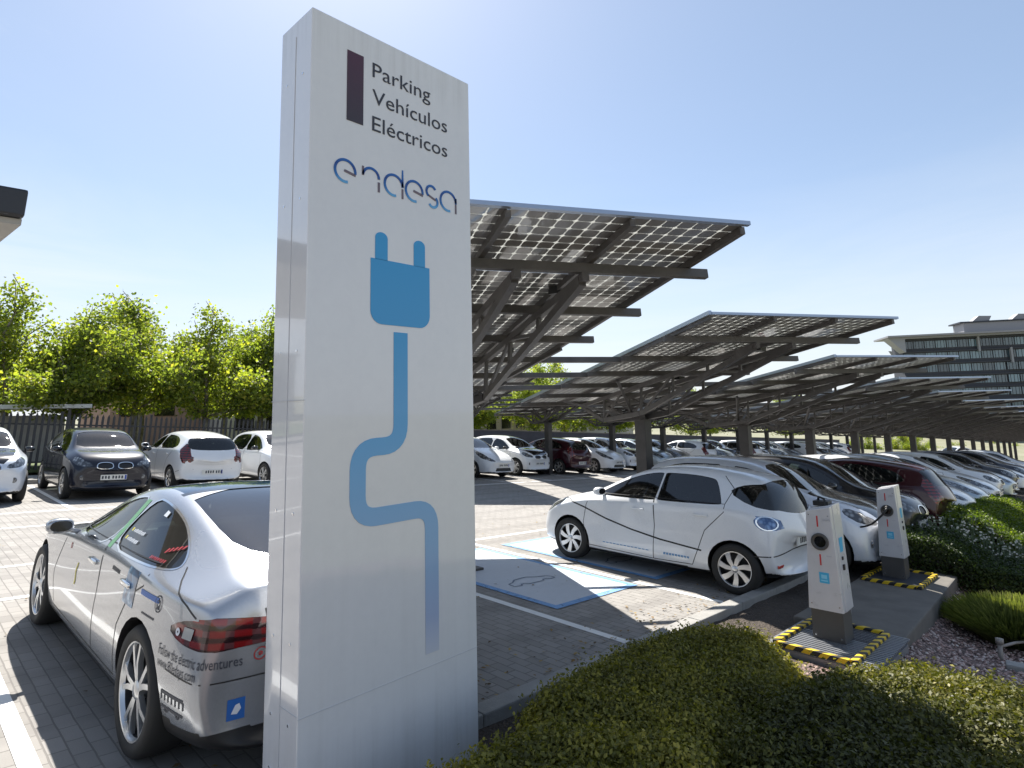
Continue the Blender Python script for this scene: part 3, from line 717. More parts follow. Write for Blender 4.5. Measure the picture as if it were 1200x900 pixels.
def sheet(name, poly, z, m, kind='structure'):
    mb = MB(); mb.add([(a, b, 0) for a, b in poly], [tuple(range(len(poly)))]); o = mb.build(name, m); put(o, (0, 0, z)); return tag(o, kind=kind)
def paver_mat():
    m = mat('pavers', (.3, .3, .3), .85); h = N(m); tc = h.n('TexCoord')
    mp = h.n('Mapping'); h.l(tc.outputs['Object'], mp.inputs[0]); mp.inputs['Rotation'].default_value = (0, 0, R(90))
    wob = h.n('VectorMath', operation='SCALE'); wob.inputs['Scale'].default_value = .012
    nn = h.n('TexNoise', i_Scale=6.0); h.l(tc.outputs['Object'], nn.inputs['Vector']); h.l(nn.outputs['Color'], wob.inputs[0])
    ad = h.n('VectorMath', operation='ADD'); h.l(mp.outputs[0], ad.inputs[0]); h.l(wob.outputs[0], ad.inputs[1])
    br = h.n('TexBrick', i_Scale=1.0); br.inputs['Brick Width'].default_value = .205; br.inputs['Row Height'].default_value = .105
    br.inputs['Mortar Size'].default_value = .006; br.inputs['Mortar Smooth'].default_value = .3; br.inputs['Bias'].default_value = 0
    br.inputs['Color1'].default_value = (0, 0, 0, 1); br.inputs['Color2'].default_value = (1, 1, 1, 1); br.inputs['Mortar'].default_value = (.5, .5, .5, 1)
    h.l(ad.outputs[0], br.inputs['Vector'])
    big = h.noise(tc.outputs['Object'], .35, 6, .6); mid = h.noise(tc.outputs['Object'], 2.5, 8, .65); fine = h.noise(tc.outputs['Object'], 90, 3, .7)
    c1 = h.mix(br.outputs['Color'], (.225, .213, .197), (.315, .298, .278))
    c2 = h.mix(h.ramp(mid, (.3, (0, 0, 0)), (.7, (1, 1, 1))), h.mix(.5, c1, (.235, .22, .205)), c1)
    c3 = h.mix(h.ramp(big, (.35, (0, 0, 0)), (.65, (1, 1, 1))), c2, h.mix(.35, c2, (.38, .362, .34)))
    c4 = h.mix(h.math('MULTIPLY', fine, .35), c3, (.12, .11, .1))
    # oil drips and tyre dirt in the stalls
    v = h.n('TexVoronoi', i_Scale=.55, feature='F1'); h.l(tc.outputs['Object'], v.inputs['Vector'])
    sp = h.ramp(h.math('ADD', v.outputs['Distance'], h.math('MULTIPLY', mid, .5)), (.26, (1, 1, 1)), (.40, (0, 0, 0)))
    wv = h.n('TexWave', i_Scale=.35, i_Distortion=3.0, i_Detail=3.0, bands_direction='Y'); h.l(tc.outputs['Object'], wv.inputs['Vector']); c4 = h.mix(h.math('MULTIPLY', h.ramp(wv.outputs['Fac'], (.72, (0, 0, 0)), (.95, (1, 1, 1))), h.math('MULTIPLY', big, .5)), c4, (.12, .11, .105))
    c5 = h.mix(h.math('MULTIPLY', sp, .45), c4, (.07, .065, .06))
    h.l(h.mix(h.math('MULTIPLY', br.outputs['Fac'], .6), c5, (.10, .092, .085)), h.b.inputs['Base Color'])
    hh = h.math('ADD', h.math('MULTIPLY', br.outputs['Fac'], -1.0), h.math('MULTIPLY', fine, .35)); h.bump(hh, .55, .006)
    return m
PAV = paver_mat()
sheet('paving', [(-26, 3.2), (95, 3.2), (95, 23.6), (-26, 23.6)], 0, PAV)
def line_mat(name, col, wear=.5):
    m = mat(name, col, .6); h = N(m); tc = h.n('TexCoord'); f = h.noise(tc.outputs['Object'], 9, 9, .75); g = h.noise(tc.outputs['Object'], 70, 2, .6)
    out = m.node_tree.nodes['Material Output']; tr = h.n('BsdfTransparent'); mx = h.n('MixShader')
    a = h.ramp(h.math('ADD', h.math('MULTIPLY', f, .7), h.math('MULTIPLY', g, .3)), (wear - .12, (0, 0, 0)), (wear + .02, (1, 1, 1)))
    h.l(a, mx.inputs[0]); h.l(tr.outputs[0], mx.inputs[1]); h.l(h.b.outputs[0], mx.inputs[2]); h.l(mx.outputs[0], out.inputs[0])
    h.l(h.mix(f, tuple(c * .8 for c in col), col), h.b.inputs['Base Color']); return m
LW = line_mat('road_paint_white', (.82, .82, .80), .355); LB = line_mat('road_paint_blue', (.16, .34, .62), .45); LG = line_mat('road_paint_bay', (.56, .60, .65), .38)
lines = MB()
def stripe(x0, y0, x1, y1, wd=.10):
    d = Vector((x1 - x0, y1 - y0)).normalized(); n = Vector((-d.y, d.x)) * wd / 2
    lines.add([(x0 + n.x, y0 + n.y, 0), (x0 - n.x, y0 - n.y, 0), (x1 - n.x, y1 - n.y, 0), (x1 + n.x, y1 + n.y, 0)], [(0, 1, 2, 3)])
for x in [.85 - 2.15 * k for k in (3, 2, 1)] + [.85, 3.0, 5.14, 7.17] + [9.32 + 2.42 * k for k in range(1, 22)]: stripe(x, 3.24, x, 8.30 if x < 4 else 7.89)
stripe(9.32, 3.24, 9.32, 7.89)
stripe(-15, 8.36, 4.1, 8.36); stripe(4.3, 7.94, 62, 7.94)
for k in range(-8, 28): stripe(3.0 + 2.15 * k, 15.16, 3.0 + 2.15 * k, 20.4)
stripe(-16, 15.1, 64, 15.1); stripe(-22, 10.05, 3.6, 10.05, .09); stripe(-22, 13.25, 9.2, 13.25, .09)
o = lines.build('road_markings', LW); put(o, (0, 0, .004)); tag(o, kind='structure')
# charging bay panels painted on the paving
for i, (x0, x1) in enumerate(((5.42, 7.04), (7.50, 9.10))):
    y0, y1 = 4.43, 7.36; b = .10
    m1 = MB(); m1.add([(x0 + b, y0 + b, 0), (x1 - b, y0 + b, 0), (x1 - b, y1 - b, 0), (x0 + b, y1 - b, 0)], [(0, 1, 2, 3)])
    m2 = MB(); O = [(x0, y0), (x1, y0), (x1, y1), (x0, y1)]; I = [(x0 + b, y0 + b), (x1 - b, y0 + b), (x1 - b, y1 - b), (x0 + b, y1 - b)]
    m2.add([(a, c, 0) for a, c in O + I], [(k, (k + 1) % 4, 4 + (k + 1) % 4, 4 + k) for k in range(4)])
    rt = m1.build('bay_panel', LG); put(rt, (0, 0, .008)); tag(rt, kind='structure')
    o2 = m2.build('bay_border', LB, rt)
    # outline pictogram of a car with a plug lead
    m3 = MB(); cxx = (x0 + x1) / 2 - .12; cy = 5.40
    pts = [(-.62, -.06), (-.60, .12), (-.42, .18), (-.26, .30), (.12, .32), (.34, .18), (.56, .14), (.62, .02), (.60, -.08), (.44, -.10), (.38, -.02), (.28, -.02), (.22, -.10), (-.22, -.10), (-.28, -.02), (-.38, -.02), (-.44, -.10), (-.62, -.06)]
    for (a, c), (e, g_) in zip(pts, pts[1:]):
        p, q_ = Vector((cxx + a * .62, cy + c * .62)), Vector((cxx + e * .62, cy + g_ * .62)); d = (q_ - p).normalized(); n = Vector((-d.y, d.x)) * .011
        m3.add([(p.x + n.x, p.y + n.y, 0), (p.x - n.x, p.y - n.y, 0), (q_.x - n.x, q_.y - n.y, 0), (q_.x + n.x, q_.y + n.y, 0)], [(0, 1, 2, 3)])
    o3 = m3.build('car_pictogram', mat('pictogram_paint', (.16, .20, .27), .6), rt); o3.location = (0, 0, .004)
# kerbs
conc = grime(mat('concrete', (.34, .33, .31), .85), amt=.3, scale=4); h = N(conc)
tcc = h.n('TexCoord'); h.bump(h.noise(tcc.outputs['Object'], 40, 6, .7), .5, .01)
kb = MB()
for i in range(-26, 95): kb.box((i + .5, 3.12, -.1), (.992, .15, .40))
o = kb.build('kerb', conc, bevel=.012); put(o, (0, 0, 0)); tag(o, kind='structure')
kb = MB()
for i in range(-26, 95): kb.box((i + .5, 20.9, -.09), (.992, .14, .40))
o = kb.build('kerb', conc); put(o, (0, 0, 0)); tag(o, kind='structure')
def sst(a, b, x): t = max(0, min(1, (x - a) / (b - a))); return t * t * (3 - 2 * t)
def bed_z(x, y): return .02 - .30 * sst(6.2, 9.2, x) * sst(1.9, 1.2, y) - .12 * sst(1.5, -3, y)
def grid(name, x0, x1, y0, y1, st, zf, m, kind=None):
    nx = int((x1 - x0) / st) + 1; ny = int((y1 - y0) / st) + 1
    vs = [(x0 + (x1 - x0) * i / (nx - 1), y0 + (y1 - y0) * j / (ny - 1), 0) for j in range(ny) for i in range(nx)]
    vs = [(a, b, zf(a, b)) for a, b, _ in vs]
    fs = [(j * nx + i, j * nx + i + 1, (j + 1) * nx + i + 1, (j + 1) * nx + i) for j in range(ny - 1) for i in range(nx - 1)]
    mb = MB(); mb.add(vs, fs); o = mb.build(name, m, smooth=True); put(o, (0, 0, 0)); return tag(o, kind=kind) if kind else o
bm_ = mat('bed_soil', (.1, .08, .07), .95); h = N(bm_); tcb = h.n('TexCoord'); sxb = h.n('SeparateXYZ'); h.l(tcb.outputs['Object'], sxb.inputs[0])
vo = h.n('TexVoronoi', i_Scale=38.0); h.l(tcb.outputs['Object'], vo.inputs['Vector'])
pv = h.mix(vo.outputs['Color'], (.30, .19, .165), (.46, .335, .295)); pv = h.mix(h.ramp(vo.outputs['Distance'], (.25, (1, 1, 1)), (.75, (0, 0, 0))), (.06, .045, .04), pv)
so_ = h.mix(h.noise(tcb.outputs['Object'], 25, 6, .7), (.035, .027, .022), (.12, .095, .075))
reg = h.math('ADD', h.math('MULTIPLY', sxb.outputs['Y'], 1.0), h.math('MULTIPLY_ADD', h.noise(tcb.outputs['Object'], 3, 4), .8, -.4))
h.l(h.mix(h.ramp(h.math('MULTIPLY', reg, .3), (.56, (0, 0, 0)), (.66, (1, 1, 1))), pv, so_), h.b.inputs['Base Color'])
h.bump(h.math('ADD', vo.outputs['Distance'], h.noise(tcb.outputs['Object'], 30, 6, .7)), .9, .03)
grid('planting_bed', -8, 15, -3.5, 3.045, .12, lambda x, y: bed_z(x, y) + rnd.uniform(-.012, .012), bm_, 'structure')
grid('planting_bed', 15, 80, -3.5, 3.045, .5, lambda x, y: bed_z(x, y), bm_, 'structure')
def pebbles():
    n = 16000; x = rs.uniform(4.2, 13.5, n); y = rs.uniform(-2.2, 1.62, n); s = rs.uniform(.010, .026, n)
    base = np.array([(1, 0, 0), (0, 1, 0), (-1, 0, 0), (0, -1, 0), (0, 0, .6), (0, 0, -.5)])
    ang = rs.uniform(0, 6.28, n); V = np.zeros((n, 6, 3)); ca, sa = np.cos(ang), np.sin(ang); sq = rs.uniform(.6, 1.2, (n, 6))
    for k in range(6):
        bx, by, bz = base[k]; V[:, k, 0] = x + (bx * ca - by * sa) * s * sq[:, k]; V[:, k, 1] = y + (bx * sa + by * ca) * s * sq[:, k]
        V[:, k, 2] = np.array([bed_z(a, b) for a, b in zip(x, y)]) + .008 + bz * s
    F = np.array([(0, 1, 4), (1, 2, 4), (2, 3, 4), (3, 0, 4), (1, 0, 5), (2, 1, 5), (3, 2, 5), (0, 3, 5)])
    F = (F[None] + (np.arange(n) * 6)[:, None, None]).reshape(-1, 3)
    me = fast_mesh('gravel', V.reshape(-1, 3), F)
    m = mat('pink_gravel', (.4, .28, .25), .9); h = N(m); g = h.n('NewGeometry')
    h.l(h.ramp(g.outputs['Random Per Island'], (0, (.17, .12, .11)), (.35, (.38, .25, .22)), (.7, (.50, .38, .34)), (1, (.62, .55, .50))), h.b.inputs['Base Color'])
    me.materials.append(m); o = bpy.data.objects.new('gravel', me); C.objects.link(o); put(o, (0, 0, 0)); tag(o, kind='stuff')
def fast_mesh(name, V, F):
    me = bpy.data.meshes.new(name); k = F.shape[1]
    me.vertices.add(len(V)); me.vertices.foreach_set('co', np.ascontiguousarray(V, dtype=np.float32).ravel())
    me.loops.add(F.size); me.loops.foreach_set('vertex_index', np.ascontiguousarray(F, dtype=np.int32).ravel())
    me.polygons.add(len(F)); me.polygons.foreach_set('loop_start', np.arange(0, F.size, k, dtype=np.int32))
    try: me.polygons.foreach_set('loop_total', np.full(len(F), k, dtype=np.int32))
    except Exception: pass
    me.update(calc_edges=True); me.validate(); return me
pebbles()

# ------------------------------------------------------------------ foliage
def leaf_mat(name, stops, trans=.45, tboost=1.6, rough=.5):
    m = bpy.data.materials.new(name); m.use_nodes = True; h = N(m); t = m.node_tree; out = t.nodes['Material Output']
    g = h.n('NewGeometry'); tc = h.n('TexCoord'); clump = h.noise(tc.outputs['Object'], 1.3, 3, .5)
    f = h.math('ADD', h.math('MULTIPLY', g.outputs['Random Per Island'], .55), h.math('MULTIPLY_ADD', clump, 1.3, -.42))
    col = h.ramp(f, *stops); h.l(col, h.b.inputs['Base Color']); h.b.inputs['Roughness'].default_value = rough; h.b.inputs['Specular IOR Level'].default_value = .3
    tr = h.n('BsdfTranslucent'); h.l(h.mix(1.0, col, (tboost, tboost * 1.12, tboost * .35), blend='MULTIPLY'), tr.inputs[0])
    mx = h.n('MixShader', x0=trans); h.l(h.b.outputs[0], mx.inputs[1]); h.l(tr.outputs[0], mx.inputs[2]); h.l(mx.outputs[0], out.inputs[0]); return m
def leaves(P, size, asp=.6, up=.3, nrm=None, jit=1.0):
    """P (n,3) centres -> diamond leaves"""
    n = len(P); a = rs.normal(size=(n, 3)) * jit
    if nrm is not None: a = a + nrm * up * 3
    else: a[:, 2] += up
    a /= np.linalg.norm(a, axis=1)[:, None]
    b = np.cross(a, rs.normal(size=(n, 3))); b /= np.linalg.norm(b, axis=1)[:, None] + 1e-9; c = np.cross(a, b)
    s = rs.uniform(size[0], size[1], n)[:, None]
    V = np.stack([P + b * s, P + c * s * asp + a * s * .15, P - b * s, P - c * s * asp + a * s * .15], 1)
    F = np.arange(n * 4).reshape(n, 4); return V.reshape(-1, 3), F
PLANE = leaf_mat('plane_tree_leaves', ((0, (.05, .065, .03)), (.3, (.11, .135, .04)), (.55, (.17, .20, .045)), (.8, (.28, .275, .055)), (1, (.38, .30, .07))), .5, 2.1)
SHRUB = leaf_mat('shrub_leaves', ((0, (.055, .055, .018)), (.35, (.15, .145, .032)), (.7, (.29, .25, .045)), (1, (.50, .40, .08))), .3, 1.5)
SHRUB2 = leaf_mat('dark_shrub_leaves', ((0, (.03, .034, .012)), (.4, (.08, .085, .02)), (.75, (.145, .135, .028)), (1, (.36, .30, .05))), .25, 1.4)
BOXSHADE = leaf_mat('shaded_hedge_leaves', ((0, (.010, .018, .006)), (.5, (.025, .042, .009)), (1, (.07, .10, .018))), .3, 1.8)  # box hedge leaves with the canopy shade put into their colour
BOXSUN = leaf_mat('sunlit_hedge_leaves', ((0, (.03, .05, .010)), (.5, (.075, .11, .016)), (1, (.20, .23, .025))), .35, 2.0)  # the same leaves with sunlight put into a brighter, yellower colour
LAV = leaf_mat('lavender_leaves', ((0, (.055, .07, .025)), (.5, (.13, .15, .05)), (1, (.27, .27, .10))), .3, 1.6)
BARK = mat('bark', (.20, .17, .13), .9); h = N(BARK); tb = h.n('TexCoord'); fb = h.noise(tb.outputs['Object'], 5, 8, .7)
h.l(h.mix(h.ramp(fb, (.35, (0, 0, 0)), (.6, (1, 1, 1))), (.10, .08, .06), (.33, .29, .22)), h.b.inputs['Base Color']); h.bump(fb, .6, .03)
def make_tree(seed, H=7.2, crown_r=2.5, nleaf=9000, ls=(.048, .09), base=1.9):
    r = random.Random(seed); root = empty('plane_tree'); mb = MB(); tips = []
    def branch(p, d, ln, rad, depth):
        pts = [p]; q = p.copy(); dd = d.copy(); n = 4
        for i in range(n):
            dd = (dd + Vector((r.uniform(-1, 1), r.uniform(-1, 1), r.uniform(-.3, .7))) * .13).normalized(); q = q + dd * ln / n; pts.append(q.copy())
            if depth >= 1: tips.append((q.copy(), depth))
        mb.tube(pts, [rad * (1 - .55 * i / n) for i in range(n + 1)], 7 if depth < 2 else 5)
        if depth < 3:
            for k in range(4 if depth < 2 else 3):
                j = r.randint(2, n); a = r.uniform(0, 6.28); sp = .75
                nd = (dd + Vector((math.cos(a), math.sin(a), r.uniform(-.15, .55))) * sp).normalized()
                branch(pts[j], nd, ln * r.uniform(.55, .75), rad * .5, depth + 1)
    trunk = [Vector((0, 0, -.3)), Vector((.03, .02, base * .5)), Vector((-.02, .03, base))]; mb.tube(trunk, [.17, .14, .12], 10)
    for k in range(5):
        a = k * 1.26 + r.uniform(-.3, .3); branch(trunk[-1], Vector((math.cos(a) * .9, math.sin(a) * .9, .2 + .8 * r.random())).normalized(), (H - base) * .42, .075, 1)
    branch(trunk[-1], Vector((.05, 0, 1)), (H - base) * .55, .1, 1)
    mb.build('trunk', BARK, root, smooth=True)
    T_ = np.array([tuple(t[0]) for t in tips]); sc = (H) / max(T_[:, 2].max() + .3, 1); T_[:, 2] *= 1 if sc > 1 else sc
    w_ = rs.randint(0, len(T_), nleaf); keepc = rs.rand(len(T_)) > .30
    P = T_[w_][keepc[w_]]; P = P + rs.normal(size=P.shape) * np.array([.27, .27, .24])
    P = P[P[:, 2] > base * .95]
    V, F = leaves(P, ls, .75, .5); me = fast_mesh('crown', V, F); me.materials.append(PLANE)
    o = bpy.data.objects.new('crown', me); C.objects.link(o); o.parent = root; return root
GT = 'plane trees beyond the fence'
tree_lib = [make_tree(s, H_, 2.5, n_) for s, H_, n_ in ((3, 6.8, 24000), (8, 6.9, 25000), (21, 6.6, 24000))]
tl = [(3.3, 28.6, 1.02), (5.1, 27.4, .92), (7.4, 28.6, 1.08), (9.9, 27.6, 1.0), (12.5, 28.2, 1.04), (9.2, 34.5, 1.1), (13.5, 35, 1.12), (15.2, 27.0, .86), (18.6, 28.5, .95), (22.5, 27.5, 1.0), (26.5, 28.5, .92),
      (31, 27.5, 1.0), (36, 29, 1.0), (41, 28, .95), (47, 29, 1.05), (54, 28, 1.0), (62, 30, 1.1), (72, 31, 1.15), (84, 30, 1.1), (98, 34, 1.3), (118, 38, 1.5),  (20, 36, 1.1), (29, 36, 1.15), (45, 38, 1.3), (58, 40, 1.3)]
TL = {0: 'leafy plane tree cut off by the left edge of the photo', 1: 'plane tree with yellow-green leaves behind the fence, just left of the dark compact car', 2: 'tallest plane tree, behind the dark compact car and the white family hatchback',
      3: 'plane tree with an open crown above the white family hatchback', 4: 'plane tree whose crown meets the left edge of the totem', 5: 'rear plane tree filling the gap to the right of the tallest one', 6: 'rear plane tree partly hidden by the totem'}
for i, (x, y, s) in enumerate(tl):
    t = tree_lib[i % 3] if i < 3 else copy_tree(tree_lib[i % 3])
    put(t, (x, y, 0), i * 2.1 + .4, True, s * (1 + .03 * math.sin(i * 5)))
    tag(t, TL.get(i, 'plane tree standing in the row behind the solar canopies'), 'tree', GT if i in TL else 'plane trees behind the solar canopies')

def mound(name, poly, hmax, edge, n, ls, m, seed=1, base=None, rough=.05, spiky=False):
    xs = [p[0] for p in poly]; ys = [p[1] for p in poly]; r2 = np.random.RandomState(seed)
    A = np.array(poly); B = np.roll(A, -1, 0)
    def dist(X, Y):
        d = np.full(len(X), 9.)
        for a, b in zip(A, B):
            ab = b - a; t = np.clip(((X - a[0]) * ab[0] + (Y - a[1]) * ab[1]) / (ab @ ab), 0, 1)
            d = np.minimum(d, np.hypot(X - a[0] - t * ab[0], Y - a[1] - t * ab[1]))
        return d
    ph = r2.uniform(0, 6.28, 8)
    def hgt(X, Y):
        d = np.clip(dist(X, Y) / edge, 0, 1); hh = hmax * np.sqrt(1 - (1 - d) ** 2)
        nz = np.sin(X * 5 + ph[0]) * np.cos(Y * 6 + ph[1]) + .6 * np.sin(X * 11 + Y * 7 + ph[2]) + .5 * np.sin(Y * 15 - X * 4 + ph[3]) + .35 * np.sin(X * 27 + ph[4]) * np.sin(Y * 25 + ph[5])
        return hh + nz * rough * d
    X = r2.uniform(min(xs), max(xs), n * 3); Y = r2.uniform(min(ys), max(ys), n * 3)
    ins = np.array([in_poly(a, b, poly) for a, b in zip(X, Y)]); X = X[ins][:n]; Y = Y[ins][:n]
    Z = hgt(X, Y); e = .03; nx = (hgt(X - e, Y) - hgt(X + e, Y)) / (2 * e); ny = (hgt(X, Y - e) - hgt(X, Y + e)) / (2 * e)
    nr = np.stack([nx, ny, np.ones_like(nx)], 1); nr /= np.linalg.norm(nr, axis=1)[:, None]
    # extra samples on the steep sides
    k = np.clip((np.linalg.norm(np.stack([nx, ny], 1), axis=1) - .5) * 2, 0, 6).astype(int)
    idx = np.repeat(np.arange(len(X)), 1 + k); P = np.stack([X, Y, Z], 1)[idx]; nr = nr[idx]
    P[:, 2] *= np.where(np.arange(len(P)) % 2 == 0, 1, r2.uniform(.15, 1, len(P)) ** .6) if False else 1
    tang = r2.normal(size=P.shape) * .05; P = P + tang * (1 - np.abs(nr)) + nr * (r2.uniform(-.05, .015, len(P)) + 0.06 * np.maximum(0, np.sin(P[:, 0] * 47 + ph[6]) * np.sin(P[:, 1] * 43 + ph[7])))[:, None]
    sp_ = r2.rand(len(P)) < .012; P[sp_] += nr[sp_] * r2.uniform(.02, .075, sp_.sum())[:, None]; sh_ = np.where(sp_)[0]
    ex = np.concatenate([P[sh_] - nr[sh_] * q_ for q_ in (.012, .024, .036)]); P = np.concatenate([P, ex]); nr = np.concatenate([nr, nr[sh_], nr[sh_], nr[sh_]])
    lo = r2.rand(len(P)) < .3; P[lo, 2] *= r2.uniform(.1, 1, lo.sum())
    zb = np.array([bed_z(a, b) for a, b in P[:, :2]]); P[:, 2] = np.maximum(P[:, 2], .02) + zb
    V, F = leaves(P, ls, .55, .5 if not spiky else 0, nr if not spiky else None)
    root = empty(name); me = fast_mesh('foliage', V, F); me.materials.append(m)
    o = bpy.data.objects.new('foliage', me); C.objects.link(o); o.parent = root
    # woody inside
    st = .07; gx = np.arange(min(xs), max(xs) + st, st); gy = np.arange(min(ys), max(ys) + st, st); mb = MB(); ids = {}
    for i, a in enumerate(gx):
        for j, b in enumerate(gy):
            if in_poly(a, b, poly): ids[(i, j)] = len(mb.v); mb.v.append((a, b, float(hgt(np.array([a]), np.array([b]))[0]) * .86 - .03 + bed_z(a, b)))
    for (i, j) in ids:
        q = [(i, j), (i + 1, j), (i + 1, j + 1), (i, j + 1)]
        if all(t in ids for t in q): mb.f.append(tuple(ids[t] for t in q)); mb.m.append(0)
    mb.build('stems', M['stems'], root); put(root, (0, 0, 0)); return root
M['stems'] = mat('dark_stems', (.022, .024, .010), .95)
hA = mound('low_shrub', [(1.55, 1.3), (1.62, 2.35), (2.1, 2.40), (2.55, 2.36), (2.9, 2.62), (3.6, 2.72), (4.5, 2.68), (5.0, 2.45), (5.05, 1.95), (4.75, 1.58), (4.0, 1.45), (3.1, 1.42), (2.75, 1.0), (2.2, .8)], .415, .32, 120000, (.007, .018), SHRUB, 2, rough=.034)
tag(hA, 'large low clipped shrub beside the totem, reaching to the kerb', 'shrub', 'low shrubs in the foreground')
hB = mound('low_shrub', [(2.2, .75), (2.75, 1.15), (3.1, 1.56), (4.0, 1.62), (4.75, 1.42), (5.25, .98), (5.35, .45), (5.0, -.3), (3.2, -.5), (2.3, .2)], .48, .30, 110000, (.007, .018), SHRUB2, 5, rough=.036)
tag(hB, 'dark green low shrub along the bottom right edge, in front of the gravel', 'shrub', 'low shrubs in the foreground')
hC = mound('box_hedge', [(10.75, -3.3), (12.1, -3.3), (12.2, 2.45), (10.8, 2.5)], .50, .08, 60000, (.013, .026), BOXSHADE, 8, rough=.010)
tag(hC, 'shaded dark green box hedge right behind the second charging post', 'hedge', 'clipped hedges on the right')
hD = mound('box_hedge', [(14.4, -3.4), (21.5, -3.4), (21.5, 2.6), (14.6, 2.55)], .52, .08, 80000, (.02, .035), BOXSUN, 9, rough=.010)
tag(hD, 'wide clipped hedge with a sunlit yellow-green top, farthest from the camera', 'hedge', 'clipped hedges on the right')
# flowering plants between the hedges
def flowers():
    n = 900; X = rs.uniform(12.4, 14.2, n); Y = rs.uniform(-2.6, 2.6, n); hgt = rs.uniform(.15, .62, n); V = []; F = []; mi = []
    mb = MB()
    for a, b, c in zip(X, Y, hgt):
        z0 = bed_z(a, b); lx, ly = rs.normal() * .06, rs.normal() * .06
        mb.bar((a, b, z0), (a + lx, b + ly, z0 + c), .012, .012, mi=0, taper=.5)
        for k in range(4): mb.box((a + lx + rs.normal() * .03, b + ly + rs.normal() * .03, z0 + c + rs.normal() * .03), (.024, .024, .018), mi=1 if rs.rand() < .3 else 0)
    return mb
gl = mat('flower_stems', (.10, .14, .07), .8); fw = mat('white_flowers', (.7, .68, .6), .8)
o = flowers().build('flower_bed', [gl, fw]); put(o, (0, 0, 0)); tag(o, kind='stuff')
def tuft(x, y, r, hh, n, name, label):
    V = []; F = []
    a = rs.uniform(0, 6.28, n); q = np.sqrt(rs.rand(n)) * r; bx = x + np.cos(a) * q * .55; by = y + np.sin(a) * q * .55; tx = x + np.cos(a) * q * 1.25 + rs.normal(size=n) * .04; ty = y + np.sin(a) * q * 1.25 + rs.normal(size=n) * .04
    tz = hh * np.sqrt(np.clip(1 - (q / r) ** 2 * .75, 0, 1)) * rs.uniform(.75, 1.08, n); wd = .006; zb = bed_z(x, y)
    B = np.stack([bx, by, np.full(n, zb)], 1); Tt = np.stack([tx, ty, zb + tz], 1); s = np.stack([-np.sin(a + 1), np.cos(a + 1), np.zeros(n)], 1) * wd; Mi = (B + Tt) / 2 + np.stack([np.cos(a) * .03, np.sin(a) * .03, np.full(n, .05)], 1)
    V = np.stack([B - s, B + s, Mi + s * 1.3, Mi - s * 1.3, Mi - s * 1.3, Mi + s * 1.3, Tt + s * .6, Tt - s * .6], 1).reshape(-1, 3); F = np.arange(n * 8).reshape(-1, 4)
    me = fast_mesh(name, V, F); me.materials.append(LAV); o = bpy.data.objects.new(name, me); C.objects.link(o); put(o, (0, 0, 0)); tag(o, label, 'plant')
tuft(9.35, .85, .62, .50, 9000, 'lavender_clump', 'rounded bright green clump of spiky leaves on the gravel')
# leaf litter blown along the kerb and over the paving
def litter():
    n = 1500; x = rs.uniform(-2, 16, n); y = np.where(rs.rand(n) < .55, 3.22 + np.abs(rs.normal(size=n)) * .35, rs.uniform(3.3, 15, n)); 
    V, F = leaves(np.stack([x, y, np.full(n, .016)], 1), (.012, .03), .6, 6); V[:, 2] = np.clip(V[:, 2], .010, .03)
    me = fast_mesh('leaf_litter', V, F); m = mat('dry_leaves', (.2, .13, .05), .8); h = N(m); g = h.n('NewGeometry'); h.l(h.ramp(g.outputs['Random Per Island'], (0, (.06, .04, .02)), (.5, (.20, .12, .04)), (1, (.34, .25, .08))), h.b.inputs['Base Color'])
    me.materials.append(m); o = bpy.data.objects.new('leaf_litter', me); C.objects.link(o); put(o, (0, 0, 0)); tag(o, kind='stuff')
litter()
